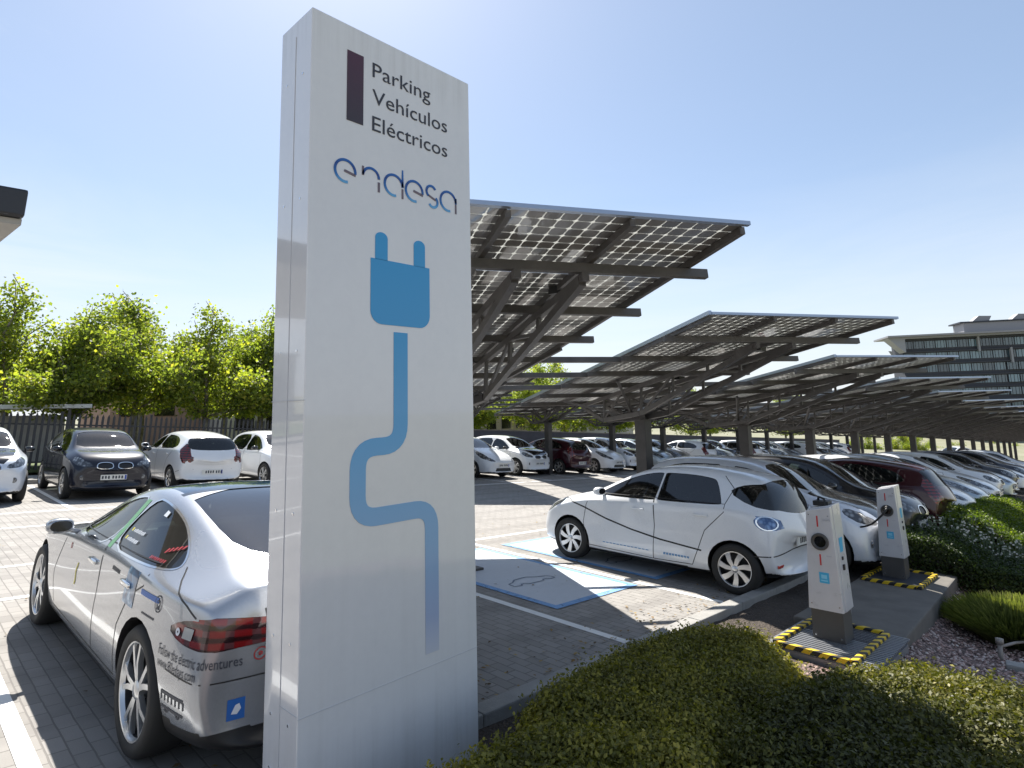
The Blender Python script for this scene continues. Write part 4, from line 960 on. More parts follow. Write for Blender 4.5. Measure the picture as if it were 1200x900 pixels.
# ------------------------------------------------------------------ solar canopies
KS = .82
E3 = Vector((.8713, -.4907, .0)); S3 = Vector((.4907, .8713, 0))
SL = .1327                                         # fall of the roof plane towards +y
def cp(e, s, dz=0):
    """point of the canopy plane; tip (e=0,s=0) relative to the post foot"""
    q = E3 * e + S3 * s; TX, TY = -1.34, -4.61
    return Vector((TX + q.x, TY + q.y, 3.58 - SL * q.y + dz))
NP = Vector((0, SL, 1)).normalized()
STEEL = grime(mat('galvanised_steel', (.13, .12, .115), .5, .35), amt=.4, scale=5)
STEELD = grime(mat('dark_steel', (.075, .07, .068), .5, .3), amt=.4, scale=5)
ALU = mat('panel_frame', (.42, .47, .55), .35, .8)
def cell_mat():
    m = bpy.data.materials.new('solar_cells'); m.use_nodes = True; h = N(m); t = m.node_tree; out = t.nodes['Material Output']
    tc = h.n('TexCoord'); s = h.n('SeparateXYZ'); h.l(tc.outputs['UV'], s.inputs[0])
    def cellf(o, n):
        u = h.math('FRACT', h.math('MULTIPLY', o, float(n))); return h.math('ABSOLUTE', h.math('SUBTRACT', u, .5))
    a = cellf(s.outputs['X'], 7); b = cellf(s.outputs['Y'], 9)
    g = h.math('MAXIMUM', h.math('GREATER_THAN', a, .462), h.math('GREATER_THAN', b, .462))
    g = h.math('MAXIMUM', g, h.math('GREATER_THAN', h.math('ADD', a, b), .80))
    bus = h.math('GREATER_THAN', .06, h.math('ABSOLUTE', h.math('SUBTRACT', a, .25)))
    idx = h.n('TexWhiteNoise', noise_dimensions='2D'); fl = h.n('VectorMath', operation='FLOOR'); mu = h.n('VectorMath', operation='MULTIPLY'); mu.inputs[1].default_value = (7, 9, 1)
    h.l(tc.outputs['UV'], mu.inputs[0]); h.l(mu.outputs[0], fl.inputs[0]); h.l(fl.outputs[0], idx.inputs[0])
    base = h.mix(idx.outputs['Value'], (.12, .116, .114), (.21, .20, .195)); base = h.mix(h.math('MULTIPLY', bus, .35), base, (.2, .19, .18))
    h.l(base, h.b.inputs['Base Color']); h.b.inputs['Roughness'].default_value = .3; h.b.inputs['Coat Weight'].default_value = .6
    tr = h.n('BsdfTransparent', i_Color=(.78, .82, .82, 1)); tl_ = h.n('BsdfTranslucent', i_Color=(.66, .66, .63, 1)); mg = h.n('MixShader', x0=.86)
    h.l(tr.outputs[0], mg.inputs[1]); h.l(tl_.outputs[0], mg.inputs[2])
    mx = h.n('MixShader'); h.l(g, mx.inputs[0]); h.l(h.b.outputs[0], mx.inputs[1]); h.l(mg.outputs[0], mx.inputs[2]); h.l(mx.outputs[0], out.inputs[0]); return m
CELL = cell_mat()
MW, MD = .942, 1.215                                # one module
def panel_part(name, root, e0, s0, wd=MW, dp=MD, frame=True):
    a = [cp(e0, s0), cp(e0 + wd, s0), cp(e0 + wd, s0 + dp), cp(e0, s0 + dp)]
    t = NP * .012; mb = MB(); vs = [p - t for p in a] + [p + t for p in a]
    mb.add(vs, [(3, 2, 1, 0), (4, 5, 6, 7), (0, 1, 5, 4), (1, 2, 6, 5), (2, 3, 7, 6), (3, 0, 4, 7)])
    o = mb.build(name, [CELL, ALU], root); me = o.data; uv = me.uv_layers.new(name='UVMap')
    uvs = {0: (0, 0), 1: (1, 0), 2: (1, 1), 3: (0, 1)}
    for p in me.polygons:
        for li in p.loop_indices:
            vi = me.loops[li].vertex_index % 4; uv.data[li].uv = uvs[vi]
        if p.index > 1: p.material_index = 1
    return o
def make_canopy(k=0, ties=True):
    root = empty('solar_canopy')
    for r in range(6):
        for c in range(3):
            panel_part('solar_panel', root, -2.86 + c * .9605, r * 1.23)
    for r in range(6):
        s = .78 + 1.23 * r
        if r == 5: s = 6.95
        e1 = 4.21 - 2.86 if (r >= 3 and ties) else .19
        mb = MB(); mb.bar(cp(-3.05, s, -.125), cp(e1, s, -.125), .06, .085, up=NP); mb.build('purlin', STEEL, root, bevel=.006)
    for e in (-2.87, -1.915, -.955, .0):
        mb = MB(); mb.bar(cp(e, .02, -.045), cp(e, 7.33, -.045), .045, .06, up=NP); mb.build('rafter', STEEL, root)
    mb = MB(); mb.bar(cp(-2.88, -.02, -.008), cp(.03, -.02, -.008), .04, .032, up=NP); mb.bar(cp(-2.9, -.03, .0), cp(-2.9, 7.36, .0), .04, .05, up=NP)
    mb.build('edge_trim', ALU, root)
    # post leans to plumb: the slope frame's z is square to the paving
    up = UPV; col = up * 2.22
    mb = MB(); mb.bar(Vector((0, 0, -.1)) , col, .24, .24, up=(1, 0, 0)); mb.bar(col - up * .05, col + up * .04, .32, .32, up=(1, 0, 0)); mb.bar(Vector((0, 0, -.05)), up * .03, .45, .45, up=(1, 0, 0)); post = mb.build('post', STEELD, root, bevel=.012)
    eP = -1.07 * 1; 
    for e in (-1.62, -1.02):
        mb = MB(); top = lambda s, d=0: cp(e, s, -.21 + d)
        mb.bar(top(.72), top(6.75), .06, .075, up=NP)
        n1, n2 = top(4.0, -.52), top(5.6, -.46)
        mb.bar(top(.80, -.02), n1, .065, .08, up=NP); mb.bar(n1, n2, .065, .08, up=NP); mb.bar(n2, top(6.75, -.03), .06, .07, up=NP)
        for s in (1.9, 2.9, 4.0, 5.6):
            f = (s - .8) / 3.2 if s <= 4 else 1; lo = top(.8, -.02).lerp(n1, f) if s <= 4 else n2
            mb.bar(lo, top(s), .04, .04, up=(1, 0, 0))
        mb.bar(top(.8, -.02).lerp(n1, (1.9 - .8) / 3.2), top(2.9), .036, .036, up=(1, 0, 0)); mb.bar(n1, top(2.9), .036, .036, up=(1, 0, 0)); mb.bar(n1, top(5.6), .036, .036, up=(1, 0, 0)); mb.bar(n2, top(4.8), .036, .036, up=(1, 0, 0))
        mb.build('truss', STEEL, root)
        for n_ in (n1, n2):
            mb = MB(); mb.bar(col + (n_ - col).normalized() * .02, n_, .11, .11, up=(1, 0, 0), taper=.8); mb.build('arm', STEELD, root)
    # raking struts out to the edge rafters
    for e in (-2.5, -.25):
        for s in (3.24, 5.7):
            mb = MB(); a = cp(-1.32, 4.8, -.75); mb.bar(a, cp(e, s, -.24), .045, .045, up=(1, 0, 0)); mb.build('strut', STEEL, root)
    # electrical boxes under the modules
    for e, s in ((-.9, 1.6), (-.75, 4.1)):
        mb = MB(); p = cp(e, s, -.06); mb.box(p, (.22, .14, .07)); mb.build('junction_box', M['black'], root)
    return root
can0 = make_canopy()
GF = 'solar canopies over the front row of cars'; GB = 'solar canopies over the back row of cars'
LF = {0: 'nearest solar canopy, its upper edge highest in the photo, right of the totem', 1: 'second solar canopy, its post rising right behind the white hatchback', 2: 'third solar canopy along the front row', 3: 'fourth solar canopy along the front row',
      4: 'fifth solar canopy along the front row', 5: 'sixth solar canopy along the front row'}
for k in range(17):
    t = can0 if k == 0 else copy_tree(can0)
    put(t, (5.82 + 4.84 * k, 6.47, 0)); tag(t, LF.get(k, 'one of the far solar canopies running together at the end of the front row'), 'canopy', GF if k < 6 else 'distant solar canopies of the front row')
for k in range(2, 16):
    t = copy_tree(can0); put(t, (5.82 + 4.84 * k, 17.2, 0)); tag(t, 'tilted solar canopy on a branching steel post over the back row of cars', 'canopy', GB)

# ------------------------------------------------------------------ totem sign
def totem():
    root = empty('totem_sign'); W_, D_, H_ = 1.122, .35, 4.145
    wm = mat('totem_white', (.72, .725, .735), .12, coat=1.0, coatr=.02); h = N(wm); tc = h.n('TexCoord')
    f = h.noise(tc.outputs['Object'], 1.6, 6, .6); g = h.noise(tc.outputs['Object'], 14, 5, .7)
    h.l(h.mix(h.ramp(h.math('MULTIPLY', f, g), (.15, (0, 0, 0)), (.45, (1, 1, 1))), (.725, .73, .74), (.68, .685, .70)), h.b.inputs['Base Color'])
    szz = h.n('SeparateXYZ'); h.l(tc.outputs['Object'], szz.inputs[0]); mp = h.n('Mapping'); mp.inputs['Scale'].default_value = (14, 14, .5); h.l(tc.outputs['Object'], mp.inputs[0]); stx = h.noise(mp.outputs[0], 1.0, 5, .65)
    old = h.b.inputs['Base Color'].links[0].from_socket; dm = h.math('MULTIPLY', h.ramp(stx, (.45, (0, 0, 0)), (.75, (1, 1, 1))), h.ramp(h.math('MULTIPLY', szz.outputs['Z'], .25), (.0, (.4, .4, .4)), (.12, (.08, .08, .08)), (.5, (.01, .01, .01)), (.97, (.03, .03, .03)), (1, (.25, .25, .25))))
    h.l(h.mix(dm, old, (.30, .28, .25)), h.b.inputs['Base Color'])
    h.l(h.math('MULTIPLY_ADD', f, .05, .0), h.b.inputs['Coat Roughness'])
    bmp = h.n('Bump', i_Strength=.06, i_Distance=.02); h.l(h.noise(tc.outputs['Object'], 1.1, 2), bmp.inputs['Height']); h.l(bmp.outputs[0], h.b.inputs['Coat Normal'])
    mb = MB(); mb.box((W_ / 2, D_ / 2, (H_ - .2) / 2 - .0), (W_, D_, H_ + .2)); mb.build('body', wm, root, bevel=.006)
    # sheet joints
    sj = mat('joint_dark', (.50, .51, .53), .6); mb = MB(); mb.box((W_ / 2, -.0004, .592), (W_ + .002, .003, .0025)); mb.box((-.0008, D_ * .5, 1.75), (.003, .003, 4.6)); mb.box((-.0008, D_ * .28, .60), (.003, D_ * .5, .004)); mb.box((-.0008, D_ * .5, 2.05), (.003, D_ + .002, .004))
    mb.build('panel_joints', sj, root)
    mb = MB()
    for z_ in (.30, .54, .9, 1.5, 2.3, 3.1, 3.8):
        for y_ in (.09, .27): mb.tube([(-.003, y_, z_), (.002, y_, z_)], .007, 8)
    mb.build('fixings', M['chrome'], root)
    Yf = -.003
    F3 = lambda a, b, c: (a, Yf + c, b)
    def flat(name, polys, m, th=.0025):
        mb = MB()
        for p in polys: mb.prism(p, 0, th, fn=F3)
        return mb.build(name, m, root, fix=True)
    dark = mat('lettering_dark', (.035, .035, .045), .4)
    gm = mat('title_bar', (.04, .02, .03), .35); h2 = N(gm); t2 = h2.n('TexCoord'); s2 = h2.n('SeparateXYZ'); h2.l(t2.outputs['Generated'], s2.inputs[0])
    h2.l(h2.ramp(s2.outputs['Z'], (0, (.045, .035, .045)), (1, (.075, .025, .045))), h2.b.inputs['Base Color'])
    flat('title_bar', [[(.212, 3.578), (.316, 3.578), (.316, 3.991), (.212, 3.991)]], gm)
    for txt, z, wd in (('Parking', 3.895, .42), ('Vehículos', 3.733, .553), ('Eléctricos', 3.570, .553)):
        pol = text_polys(txt, .128, wd, 3, lambda c: setattr(c, 'offset', -.0001))
        flat('lettering', [[(.376 + a, z + b) for a, b in p] for p in pol], dark, .0015)
    # the brand word: thin open strokes, blue running to grey
    bl = mat('logo_blue', (.02, .09, .32), .35); h3 = N(bl); t3 = h3.n('TexCoord'); s3 = h3.n('SeparateXYZ'); h3.l(t3.outputs['Object'], s3.inputs[0])
    nz = h3.math('FRACT', h3.math('MULTIPLY', h3.math('SUBTRACT', s3.outputs['X'], .143), 6.95))
    zz = h3.math('MULTIPLY', h3.math('SUBTRACT', s3.outputs['Z'], 3.21), 7.2)
    h3.l(h3.mix(h3.ramp(zz, (.0, (.12, .42, .75)), (.35, (.03, .14, .42)), (1, (.008, .04, .20))), h3.ramp(zz, (0, (.1, .1, .12)), (1, (.02, .10, .34))), (.25, .22, .26)) if False else h3.ramp(zz, (.0, (.14, .42, .72)), (.30, (.03, .17, .46)), (.75, (.010, .055, .25)), (1, (.02, .13, .42))), h3.b.inputs['Base Color'])
    gy = mat('logo_grey', (.15, .12, .15), .4)
    def ribbon(pts, w0, w1=None):
        w1 = w1 or w0; n = len(pts); Lf = []; Rt = []
        for i, p in enumerate(pts):
            a = pts[max(0, i - 1)]; b = pts[min(n - 1, i + 1)]; dx, dz = b[0] - a[0], b[1] - a[1]; l_ = math.hypot(dx, dz) or 1; wd = (w0 + (w1 - w0) * i / (n - 1)) / 2
            Lf.append((p[0] - dz / l_ * wd, p[1] + dx / l_ * wd)); Rt.append((p[0] + dz / l_ * wd, p[1] - dx / l_ * wd))
        return [[Lf[i], Lf[i + 1], Rt[i + 1], Rt[i]] for i in range(n - 1)]
    def arc(cx, cz, r, a0, a1, n=22, ry=None): return [(cx + r * math.cos(R(a0 + (a1 - a0) * i / n)), cz + (ry or r) * math.sin(R(a0 + (a1 - a0) * i / n))) for i in range(n + 1)]
    x0, zb = .146, 3.214; r = .062; wl = .0155; B = []; G = []
    # e
    def ee(x): B.extend(ribbon(arc(x + r, zb + r + .006, r, -5, 285 - 0), wl)); G.extend(ribbon([(x + r * .9, zb + r + .008), (x + 2 * r + .002, zb + r - .006)], wl * .9))
    ee(x0)
    xn = x0 + .172; G.extend(ribbon([(xn, zb + .075), (xn, zb + .128)], wl * .8)); B.extend(ribbon(arc(xn + .052, zb + .075, .052, 175, 0), wl)); G.extend(ribbon([(xn + .104, zb + .058), (xn + .104, zb)], wl * .9))
    xd = x0 + .315; B.extend(ribbon(arc(xd + r, zb + r + .006, r, 0, 285), wl)); B.extend(ribbon([(xd + 2 * r, zb + .175), (xd + 2 * r, zb + .07)], wl * .6, wl)); G.extend(ribbon([(xd + 2 * r, zb + .06), (xd + 2 * r, zb)], wl * .8))
    ee(x0 + .462)
    xs_ = x0 + .612; B.extend(ribbon(arc(xs_ + .040, zb + .098, .036, 30, 235), wl)); G.extend(ribbon([(xs_ + .018, zb + .072), (xs_ + .075, zb + .050)], wl * .8)); B.extend(ribbon(arc(xs_ + .055, zb + .036, .034, 55, -150), wl))
    xa = x0 + .725; B.extend(ribbon(arc(xa + r, zb + r + .006, r, 0, 285), wl)); G.extend(ribbon([(xa + 2 * r, zb + .062), (xa + 2 * r, zb)], wl * .8)); B.extend(ribbon([(xa + 2 * r, zb + .10), (xa + 2 * r, zb + .062)], wl))
    [flat('logo_letter', [p for p in B if lo <= p[0][0] < hi], bl, .0015) for lo, hi in ((0, .30), (.30, .44), (.44, .595), (.595, .75), (.862, 1.2))]; sB = [p for p in B if .75 <= p[0][0] < .862]; [flat('logo_letter', q, bl, .0015) for q in (sB[:22], sB[22:])]; flat('logo_strokes', G, gy, .0018)
    # plug
    pb = mat('plug_blue', (.020, .29, .60), .3, coat=.5)
    def rr(x, z0, z1, w_, top=True):
        rad = w_ / 2; return [(x - rad, z0)] + [(x + rad, z0)] + [(x + rad * math.cos(R(a)), z1 - rad * .8 + rad * .8 * math.sin(R(a))) for a in range(0, 181, 20)]
    flat('plug_pin', [rr(.441, 2.826, 2.985, .082)], pb); flat('plug_pin', [rr(.706, 2.826, 2.985, .082)], pb)
    rb = .075; body = [(.372, 2.828)] + [(.372 + rb - rb * math.cos(R(a)), 2.462 + rb - rb * math.sin(R(a))) for a in range(0, 91, 15)] + [(.780 - rb + rb * math.sin(R(a)), 2.462 + rb - rb * math.cos(R(a))) for a in range(0, 91, 15)] + [(.780, 2.828)]
    flat('plug_body', [body[::-1]], pb)
    cb = mat('lead_print', (.05, .3, .6), .3, coat=.5); h4 = N(cb); t4 = h4.n('TexCoord'); s4 = h4.n('SeparateXYZ'); h4.l(t4.outputs['Object'], s4.inputs[0])
    h4.l(h4.ramp(h4.math('DIVIDE', s4.outputs['Z'], 2.5), (.26, (.56, .59, .66)), (.34, (.36, .44, .62)), (.5, (.24, .43, .66)), (.75, (.09, .36, .66)), (.95, (.022, .30, .61))), h4.b.inputs['Base Color'])
    def fil(c0, c1, c2, r_, n=7):
        """rounded corner at c1"""
        a = Vector(c0) - Vector(c1); b = Vector(c2) - Vector(c1); a.normalize(); b.normalize(); p = Vector(c1) + a * r_; q = Vector(c1) + b * r_
        return [tuple(p.lerp(Vector(c1), t).lerp(Vector(c1).lerp(q, t), t)) for t in [i / n for i in range(n + 1)]]
    P = [(.572, 2.425), (.572, 1.80), (.303, 1.80), (.303, 1.438), (.785, 1.438), (.785, .66)]
    path = [P[0]]
    for a, b, c in zip(P, P[1:], P[2:]): path += fil(a, b, c, .115)
    path.append(P[-1]); flat('plug_lead', ribbon(path, .094), cb)
    put(root, (1.56, 2.75, 0), 0, True)
    return tag(root, 'tall white glossy totem with a blue electric plug, in the foreground', 'sign')
totem()

# ------------------------------------------------------------------ charging posts, plinth
mb = MB(); PL = [(6.98, 1.50), (10.95, 1.62), (10.95, 2.55), (6.98, 2.50)]
mb.prism(PL, -.55, .085); o = mb.build('concrete_plinth', grime(mat('concrete_dark', (.18, .165, .145), .9), amt=.4, scale=3), bevel=.02, fix=True); put(o, (0, 0, 0)); tag(o, 'raised grey concrete plinth carrying the two charging posts', 'plinth')
cw = grime(mat('charger_white', (.62, .62, .64), .3, coat=.4), amt=.12, scale=6); cg = grime(mat('charger_grey', (.085, .082, .08), .45), amt=.2)
hz = mat('hazard_stripes', (.7, .5, .02), .5); h = N(hz); t5 = h.n('TexCoord'); s5 = h.n('SeparateXYZ'); h.l(t5.outputs['Object'], s5.inputs[0])
fr = h.math('FRACT', h.math('MULTIPLY', h.math('ADD', h.math('ADD', s5.outputs['X'], s5.outputs['Y']), h.math('MULTIPLY', s5.outputs['Z'], .8)), 7.2))
h.l(h.mix(h.math('GREATER_THAN', fr, .5), (.68, .46, .015), (.018, .018, .018)), h.b.inputs['Base Color'])
def charger(cable):
    root = empty('charging_post')
    def taperbox(name, x0, x1, y0b, y1b, y0t, y1t, z0, z1, m, slope=0, bev=.008, par=None):
        mb = MB(); vs = [(x0, y0b, z0), (x1, y0b, z0), (x1, y1b, z0), (x0, y1b, z0), (x0, y0t, z1 + slope), (x1, y0t, z1 + slope), (x1, y1t, z1 - slope), (x0, y1t, z1 - slope)]
        mb.add(vs, [(3, 2, 1, 0), (4, 5, 6, 7), (0, 1, 5, 4), (1, 2, 6, 5), (2, 3, 7, 6), (3, 0, 4, 7)]); return mb.build(name, m, par or root, bevel=bev, fix=True)
    taperbox('pedestal', .01, .27, -.14, .14, -.137, .137, 0, .30, cg)
    taperbox('front_panel', 0, .07, -.152, .152, -.108, .108, .28, 1.20, cw, .025)
    taperbox('rear_shell', .078, .30, -.154, .154, -.110, .110, .275, 1.21, cw, .025)
    taperbox('spine', .068, .080, -.135, .135, -.095, .095, .28, 1.18, cg)
    mb = MB(); n = 32
    ring = MB(); ring.lathe_y([(.078, 0), (.078, .014), (.072, .018), (.054, .016), (.050, .004)], n); ro = ring.build('socket_ring', cg, root, smooth=True); ro.matrix_local = T(0, 0, .90) @ RZ(R(90))
    hole = MB(); hole.lathe_y([(.052, .004), (.048, -.004 + .008), (.0001, .005)], n); ho = hole.build('socket', M['gloss_black'], ro, smooth=True)
    red = mat('red_mark', (.55, .03, .03), .5) if 'rm' not in M else M['rm']; M['rm'] = red
    for z, l_ in ((1.085, .10), (.735, .10)):
        mb = MB(); mb.box((-.0012, .01, z), (.003, .013, l_)); mb.build('red_mark', red, root)
    gt = MB()
    for i in range(7): gt.box((-.0012, -.045 - i * .009, 1.10 + (i % 3) * .004), (.0025, .005, .016))
    for i in range(5): gt.box((-.0012, -.05 - i * .009, .775), (.0025, .005, .010))
    gt.build('small_print', M['plate_grey'], root)
    mb = MB(); mb.box((-.0014, -.01, .575), (.003, .085, .095)); st = mb.build('sticker', mat('sticker_blue', (.06, .42, .68), .4) if 'sb' not in M else M['sb'], root)
    M['sb'] = st.data.materials[0]
    mb = MB(); mb.box((-.0032, -.01, .585), (.002, .05, .035)); mb.box((-.0032, -.01, .550), (.002, .06, .012)); mb.build('sticker_print', M['sbl'], st)
    mb = MB(); mb.box((.175, -.1285, .86), (.09, .004, .13)); mb.build('sticker', M['sb'], root)
    mb = MB(); mb.box((.16, -.140, .66), (.035, .02, .05)); mb.box((.16, -.136, .74), (.03, .014, .03)); mb.build('lock', M['rimdark'], root, bevel=.004)
    sc_ = MB()
    for y_, z_ in ((-.12, .33), (.12, .33), (-.085, 1.14), (.085, 1.14)): sc_.tube([(-.002, y_, z_), (.003, y_, z_)], .006, 8)
    for y_ in (-.11, .11): sc_.tube([(.008, y_, .05), (.013, y_, .05)], .008, 8)
    sc_.build('screws', M['chrome'], root)
    if not cable:
        mb = MB(); mb.box((.16, .0, 1.235), (.12, .14, .045)); mb.tube([(.10, -.05, 1.22), (.12, -.03, 1.28), (.16, .03, 1.29), (.20, .05, 1.235)], .012, 8); mb.build('top_fitting', M['black'], root, bevel=.006)
    return root
M['plate_grey'] = mat('print_grey', (.45, .46, .5), .5); M['sbl'] = mat('sticker_light', (.25, .62, .82), .4)
c1 = charger(False); put(c1, (6.36, 1.965, .085), 0, True); tag(c1, 'nearer white charging post with an empty round socket', 'charger')
c2 = charger(True); put(c2, (9.90, 2.19, .085), 0, True); tag(c2, 'farther white charging post with a black cable plugged into it', 'charger')
for (cx_, cy_, lab, lg) in ((6.46, 1.96, 'black floor grating edged with yellow and black stripes under the nearer charging post', True), (10.0, 2.14, 'dark mat edged with yellow and black stripes under the farther charging post', False)):
    root = empty('hazard_mat'); wx, wy = 1.10, .64
    mb = MB()
    for a, b, sx_, sy_ in ((0, -wy / 2, wx, .055), (0, wy / 2, wx, .055), (-wx / 2, 0, .055, wy - .055), (wx / 2, 0, .055, wy - .055)): mb.box((a, b, .02), (sx_, sy_, .045))
    mb.build('striped_border', hz, root, bevel=.010, fix=True)
    mb = MB(); mb.box((.33 if lg else 0, 0, .006), (.42 if lg else wx - .06, wy - .06, .012)); mb.build('rubber_mat', mat('mat_dark', (.03, .032, .04), .6), root)
    if lg:
        mb = MB()
        for i in range(22): mb.box((-.52 + i * .052, -.10, .004), (.026, .80, .016))
        mb.box((0, .30, .003), (1.1, .02, .02)); mb.box((-.02, -.03, -.10), (1.06, .94, .16), mi=0); mb.build('grating', mat('grating_steel', (.30, .31, .33), .4, .6), root)
    put(root, (cx_, cy_, .087)); tag(root, lab, 'floor mat')
# lead from the farther post to the parked car
root = empty('charging_cable'); pts = []
A_ = Vector((9.86, 2.19, 1.02)); P_ = [A_, A_ + VEC(-.10, .0, .0), A_ + VEC(-.16, .06, -.10), A_ + VEC(-.12, .25, -.26), A_ + VEC(.0, .60, -.33), A_ + VEC(.25, 1.0, -.30), A_ + VEC(.40, 1.25, -.22)]
for i in range(len(P_) - 1):
    p0 = P_[max(0, i - 1)]; p1 = P_[i]; p2 = P_[i + 1]; p3 = P_[min(len(P_) - 1, i + 2)]
    for t in range(6):
        t /= 6; pts.append(.5 * ((2 * p1) + (p2 - p0) * t + (2 * p0 - 5 * p1 + 4 * p2 - p3) * t * t + (3 * p1 - p0 - 3 * p2 + p3) * t ** 3))
pts.append(P_[-1]); mb = MB(); mb.tube(pts, .013, 8); mb.build('lead', M['black'], root, smooth=True)
mb = MB(); mb.tube([A_ + VEC(.04, 0, 0), A_ + VEC(-.10, 0, 0)], .034, 14); mb.build('plug', M['black'], root, smooth=True)
put(root, (0, 0, 0)); tag(root, 'black charging cable running from the farther charging post to a parked car', 'cable')
# little socket box on the plinth
root = empty('socket_box'); mb = MB(); mb.box((0, 0, .11), (.10, .20, .20)); mb.build('case', cw, root, bevel=.012)
mb = MB(); mb.bar((-.053, -.03, .09), (-.053, .04, .15), .006, .035, up=(1, 0, 0)); mb.build('red_flash', M['rm'], root); put(root, (7.25, 2.12, .085), .0); tag(root, 'small white box with a red flash beside the nearer charging post', 'socket box')
# irrigation riser and edging on the gravel
root = empty('irrigation_riser'); mb = MB(); mb.tube([(0, 0, -.1), (0, 0, .16)], .022, 10); mb.tube([(0, 0, .15), (0, 0, .20)], .036, 10); mb.tube([(0, 0, .12), (.30, -.10, .12), (1.1, -.5, .10)], .014, 8); mb.build('pipe', mat('worn_pipe', (.30, .27, .24), .6, .3), root, smooth=True)
put(root, (8.25, .92, bed_z(8.25, .92))); tag(root, 'short upright irrigation pipe with a side pipe in front of the lavender', 'pipe')
mb = MB(); mb.box((0, 0, 0), (.16, .62, .14)); o = mb.build('edging_stone', conc, bevel=.012); put(o, (7.75, .52, bed_z(7.75, .52)), R(8)); tag(o, 'pale concrete edging stone lying in the gravel at the right edge', 'edging stone')

# ------------------------------------------------------------------ fences
FD = mat('fence_dark', (.035, .036, .04), .5, .3)
def fence(x0, x1, y, label):
    root = empty('picket_fence'); mb = MB(); n = int((x1 - x0) / .165)
    for i in range(n):
        x = x0 + i * .165; mb.prism([(x - .036, .08), (x + .036, .08), (x + .036, 1.80), (x, 1.90), (x - .036, 1.80)], 0, .022, fn=lambda a, b, c: (a, y + c, b))
    mb.build('pickets', FD, root)
    mb = MB()
    for z in (.32, 1.52): mb.bar((x0 - .1, y + .045, z), (x1, y + .045, z), .04, .05)
    mb.build('rails', FD, root)
    for i in range(int((x1 - x0) / 2.64) + 1):
        mb = MB(); mb.box((x0 + i * 2.64, y + .06, .95), (.07, .07, 2.0)); mb.build('fence_post', FD, root)
    return tag(put(root, (0, 0, 0)), label, 'fence')
fence(-9, 15.2, 24.6, 'dark metal picket fence with pointed tops behind the parked cars on the left')
wd_ = grime(mat('wall_dark', (.055, .056, .07), .8), amt=.4, scale=2)
root = empty('boundary_wall'); mb = MB()
mb.box((52, 24.8, .84), (72, .16, 1.72)); mb.build('wall_body', wd_, root); mb = MB(); mb.box((52, 24.8, 1.73), (72.1, .22, .06)); mb.build('coping', STEEL, root); put(root, (0, 0, 0))
tag(root, 'long dark boundary wall behind the back row of cars under the canopies', 'wall')
# ------------------------------------------------------------------ things beyond the fence
M['roof_pale'] = mat('roof_pale', (.6, .6, .58), .6)
root = empty('low_shelter'); bw = grime(mat('render_cream', (.52, .50, .46), .8), amt=.2); rf = mat('roof_metal', (.42, .43, .44), .5, .3)
mb = MB(); mb.box((0, 1.6, .85), (9.6, .12, 1.7)); mb.build('wall', bw, root); mb = MB(); mb.box((0, .8, 1.98), (10.4, 2.4, .14)); mb.build('roof', M['roof_pale'], root, bevel=.02)
for i in range(5): mb = MB(); mb.box((-4.6 + i * 2.3, -.1, .95), (.08, .08, 1.95)); mb.build('post', STEEL, root)
put(root, (.15, 26.0, -.12), R(1), True); tag(root, 'long low shelter with a flat pale roof just behind the fence on the left', 'shelter')
for i, (x, y, sx_, sy_, hh, col, lab) in enumerate(((23, 44, 14, 8, 4.2, (.55, .54, .52), 'white low building seen under the canopies beyond the dark wall'), (42, 46, 16, 8, 4.6, (.50, .42, .34), 'cream building beyond the dark wall at the middle of the photo'), (13.5, 48, 7, 7, 5.0, (.40, .26, .20), 'reddish brick building behind the trees just left of the totem'), (64, 50, 18, 8, 5, (.48, .46, .43), 'pale building far along the back wall'), (-10, 46, 16, 8, 5, (.4, .38, .34), 'grey building hidden behind the trees on the far left'))):
    root = empty('building'); mb = MB(); mb.box((0, 0, hh / 2 - .8), (sx_, sy_, hh + .6)); mb.build('wall', grime(mat('render', col, .85), amt=.25, scale=.6), root)
    mb = MB(); mb.box((0, 0, hh - .42), (sx_ + .5, sy_ + .5, .16)); mb.build('roof', rf, root)
    for q in range(int(sx_ / 2)): mb = MB(); mb.box((-sx_ / 2 + 1.1 + q * 2, -sy_ / 2 - .02, hh * .5), (1.2, .08, 1.3)); mb.build('window', M['gloss_black'], root)
    put(root, (x, y, 0), R(i * 3 - 4), True); tag(root, lab, 'building')
o = grid('grass_strip', -14, 90, 24.9, 31, 1.0, lambda x, y: -.02, mat('grass', (.08, .11, .03), .9), 'stuff')
root = empty('dark_awning'); aw = mat('awning_dark', (.03, .032, .038), .4, .2); al = grime(mat('awning_soffit', (.42, .40, .36), .7), amt=.2)
A1 = Vector((.54, 5.13, 0)); u1 = (Vector((.42, 5.51, 0)) - A1).normalized(); u2 = (Vector((.49, 6.17, 0)) - A1).normalized()
B1 = Vector((-1.6, 7.4, 0)); B2 = Vector((-2.2, 9.5, 0)); B3 = Vector((.15, 9.9, 0))
mb = MB(); pl_ = [(A1.x, A1.y), (.40, 9.4), (-2.4, 9.9), (-2.6, 5.3)]
pl_ = [(.50, 5.13), (.26, 9.2), (-2.6, 9.6), (-2.4, 5.95)]
mb.prism([(a, b) for a, b in pl_], 3.24, 3.44); mb.build('fascia', aw, root, bevel=.02, fix=True)
mb = MB(); mb.prism([(a * .985 + .0, b + .05 if b < 6 else b - .05) for a, b in pl_], 3.195, 3.236); mb.build('soffit', al, root, fix=True)
mb = MB(); mb.bar((-2.2, 7.6, -.3), (-2.2, 7.6, 3.2), .16, .16); mb.build('support', aw, root); mb = MB(); mb.bar((.43, 5.20, 3.27), (-1.0, 5.60, 3.40), .09, .05); mb.build('fold', STEEL, root)
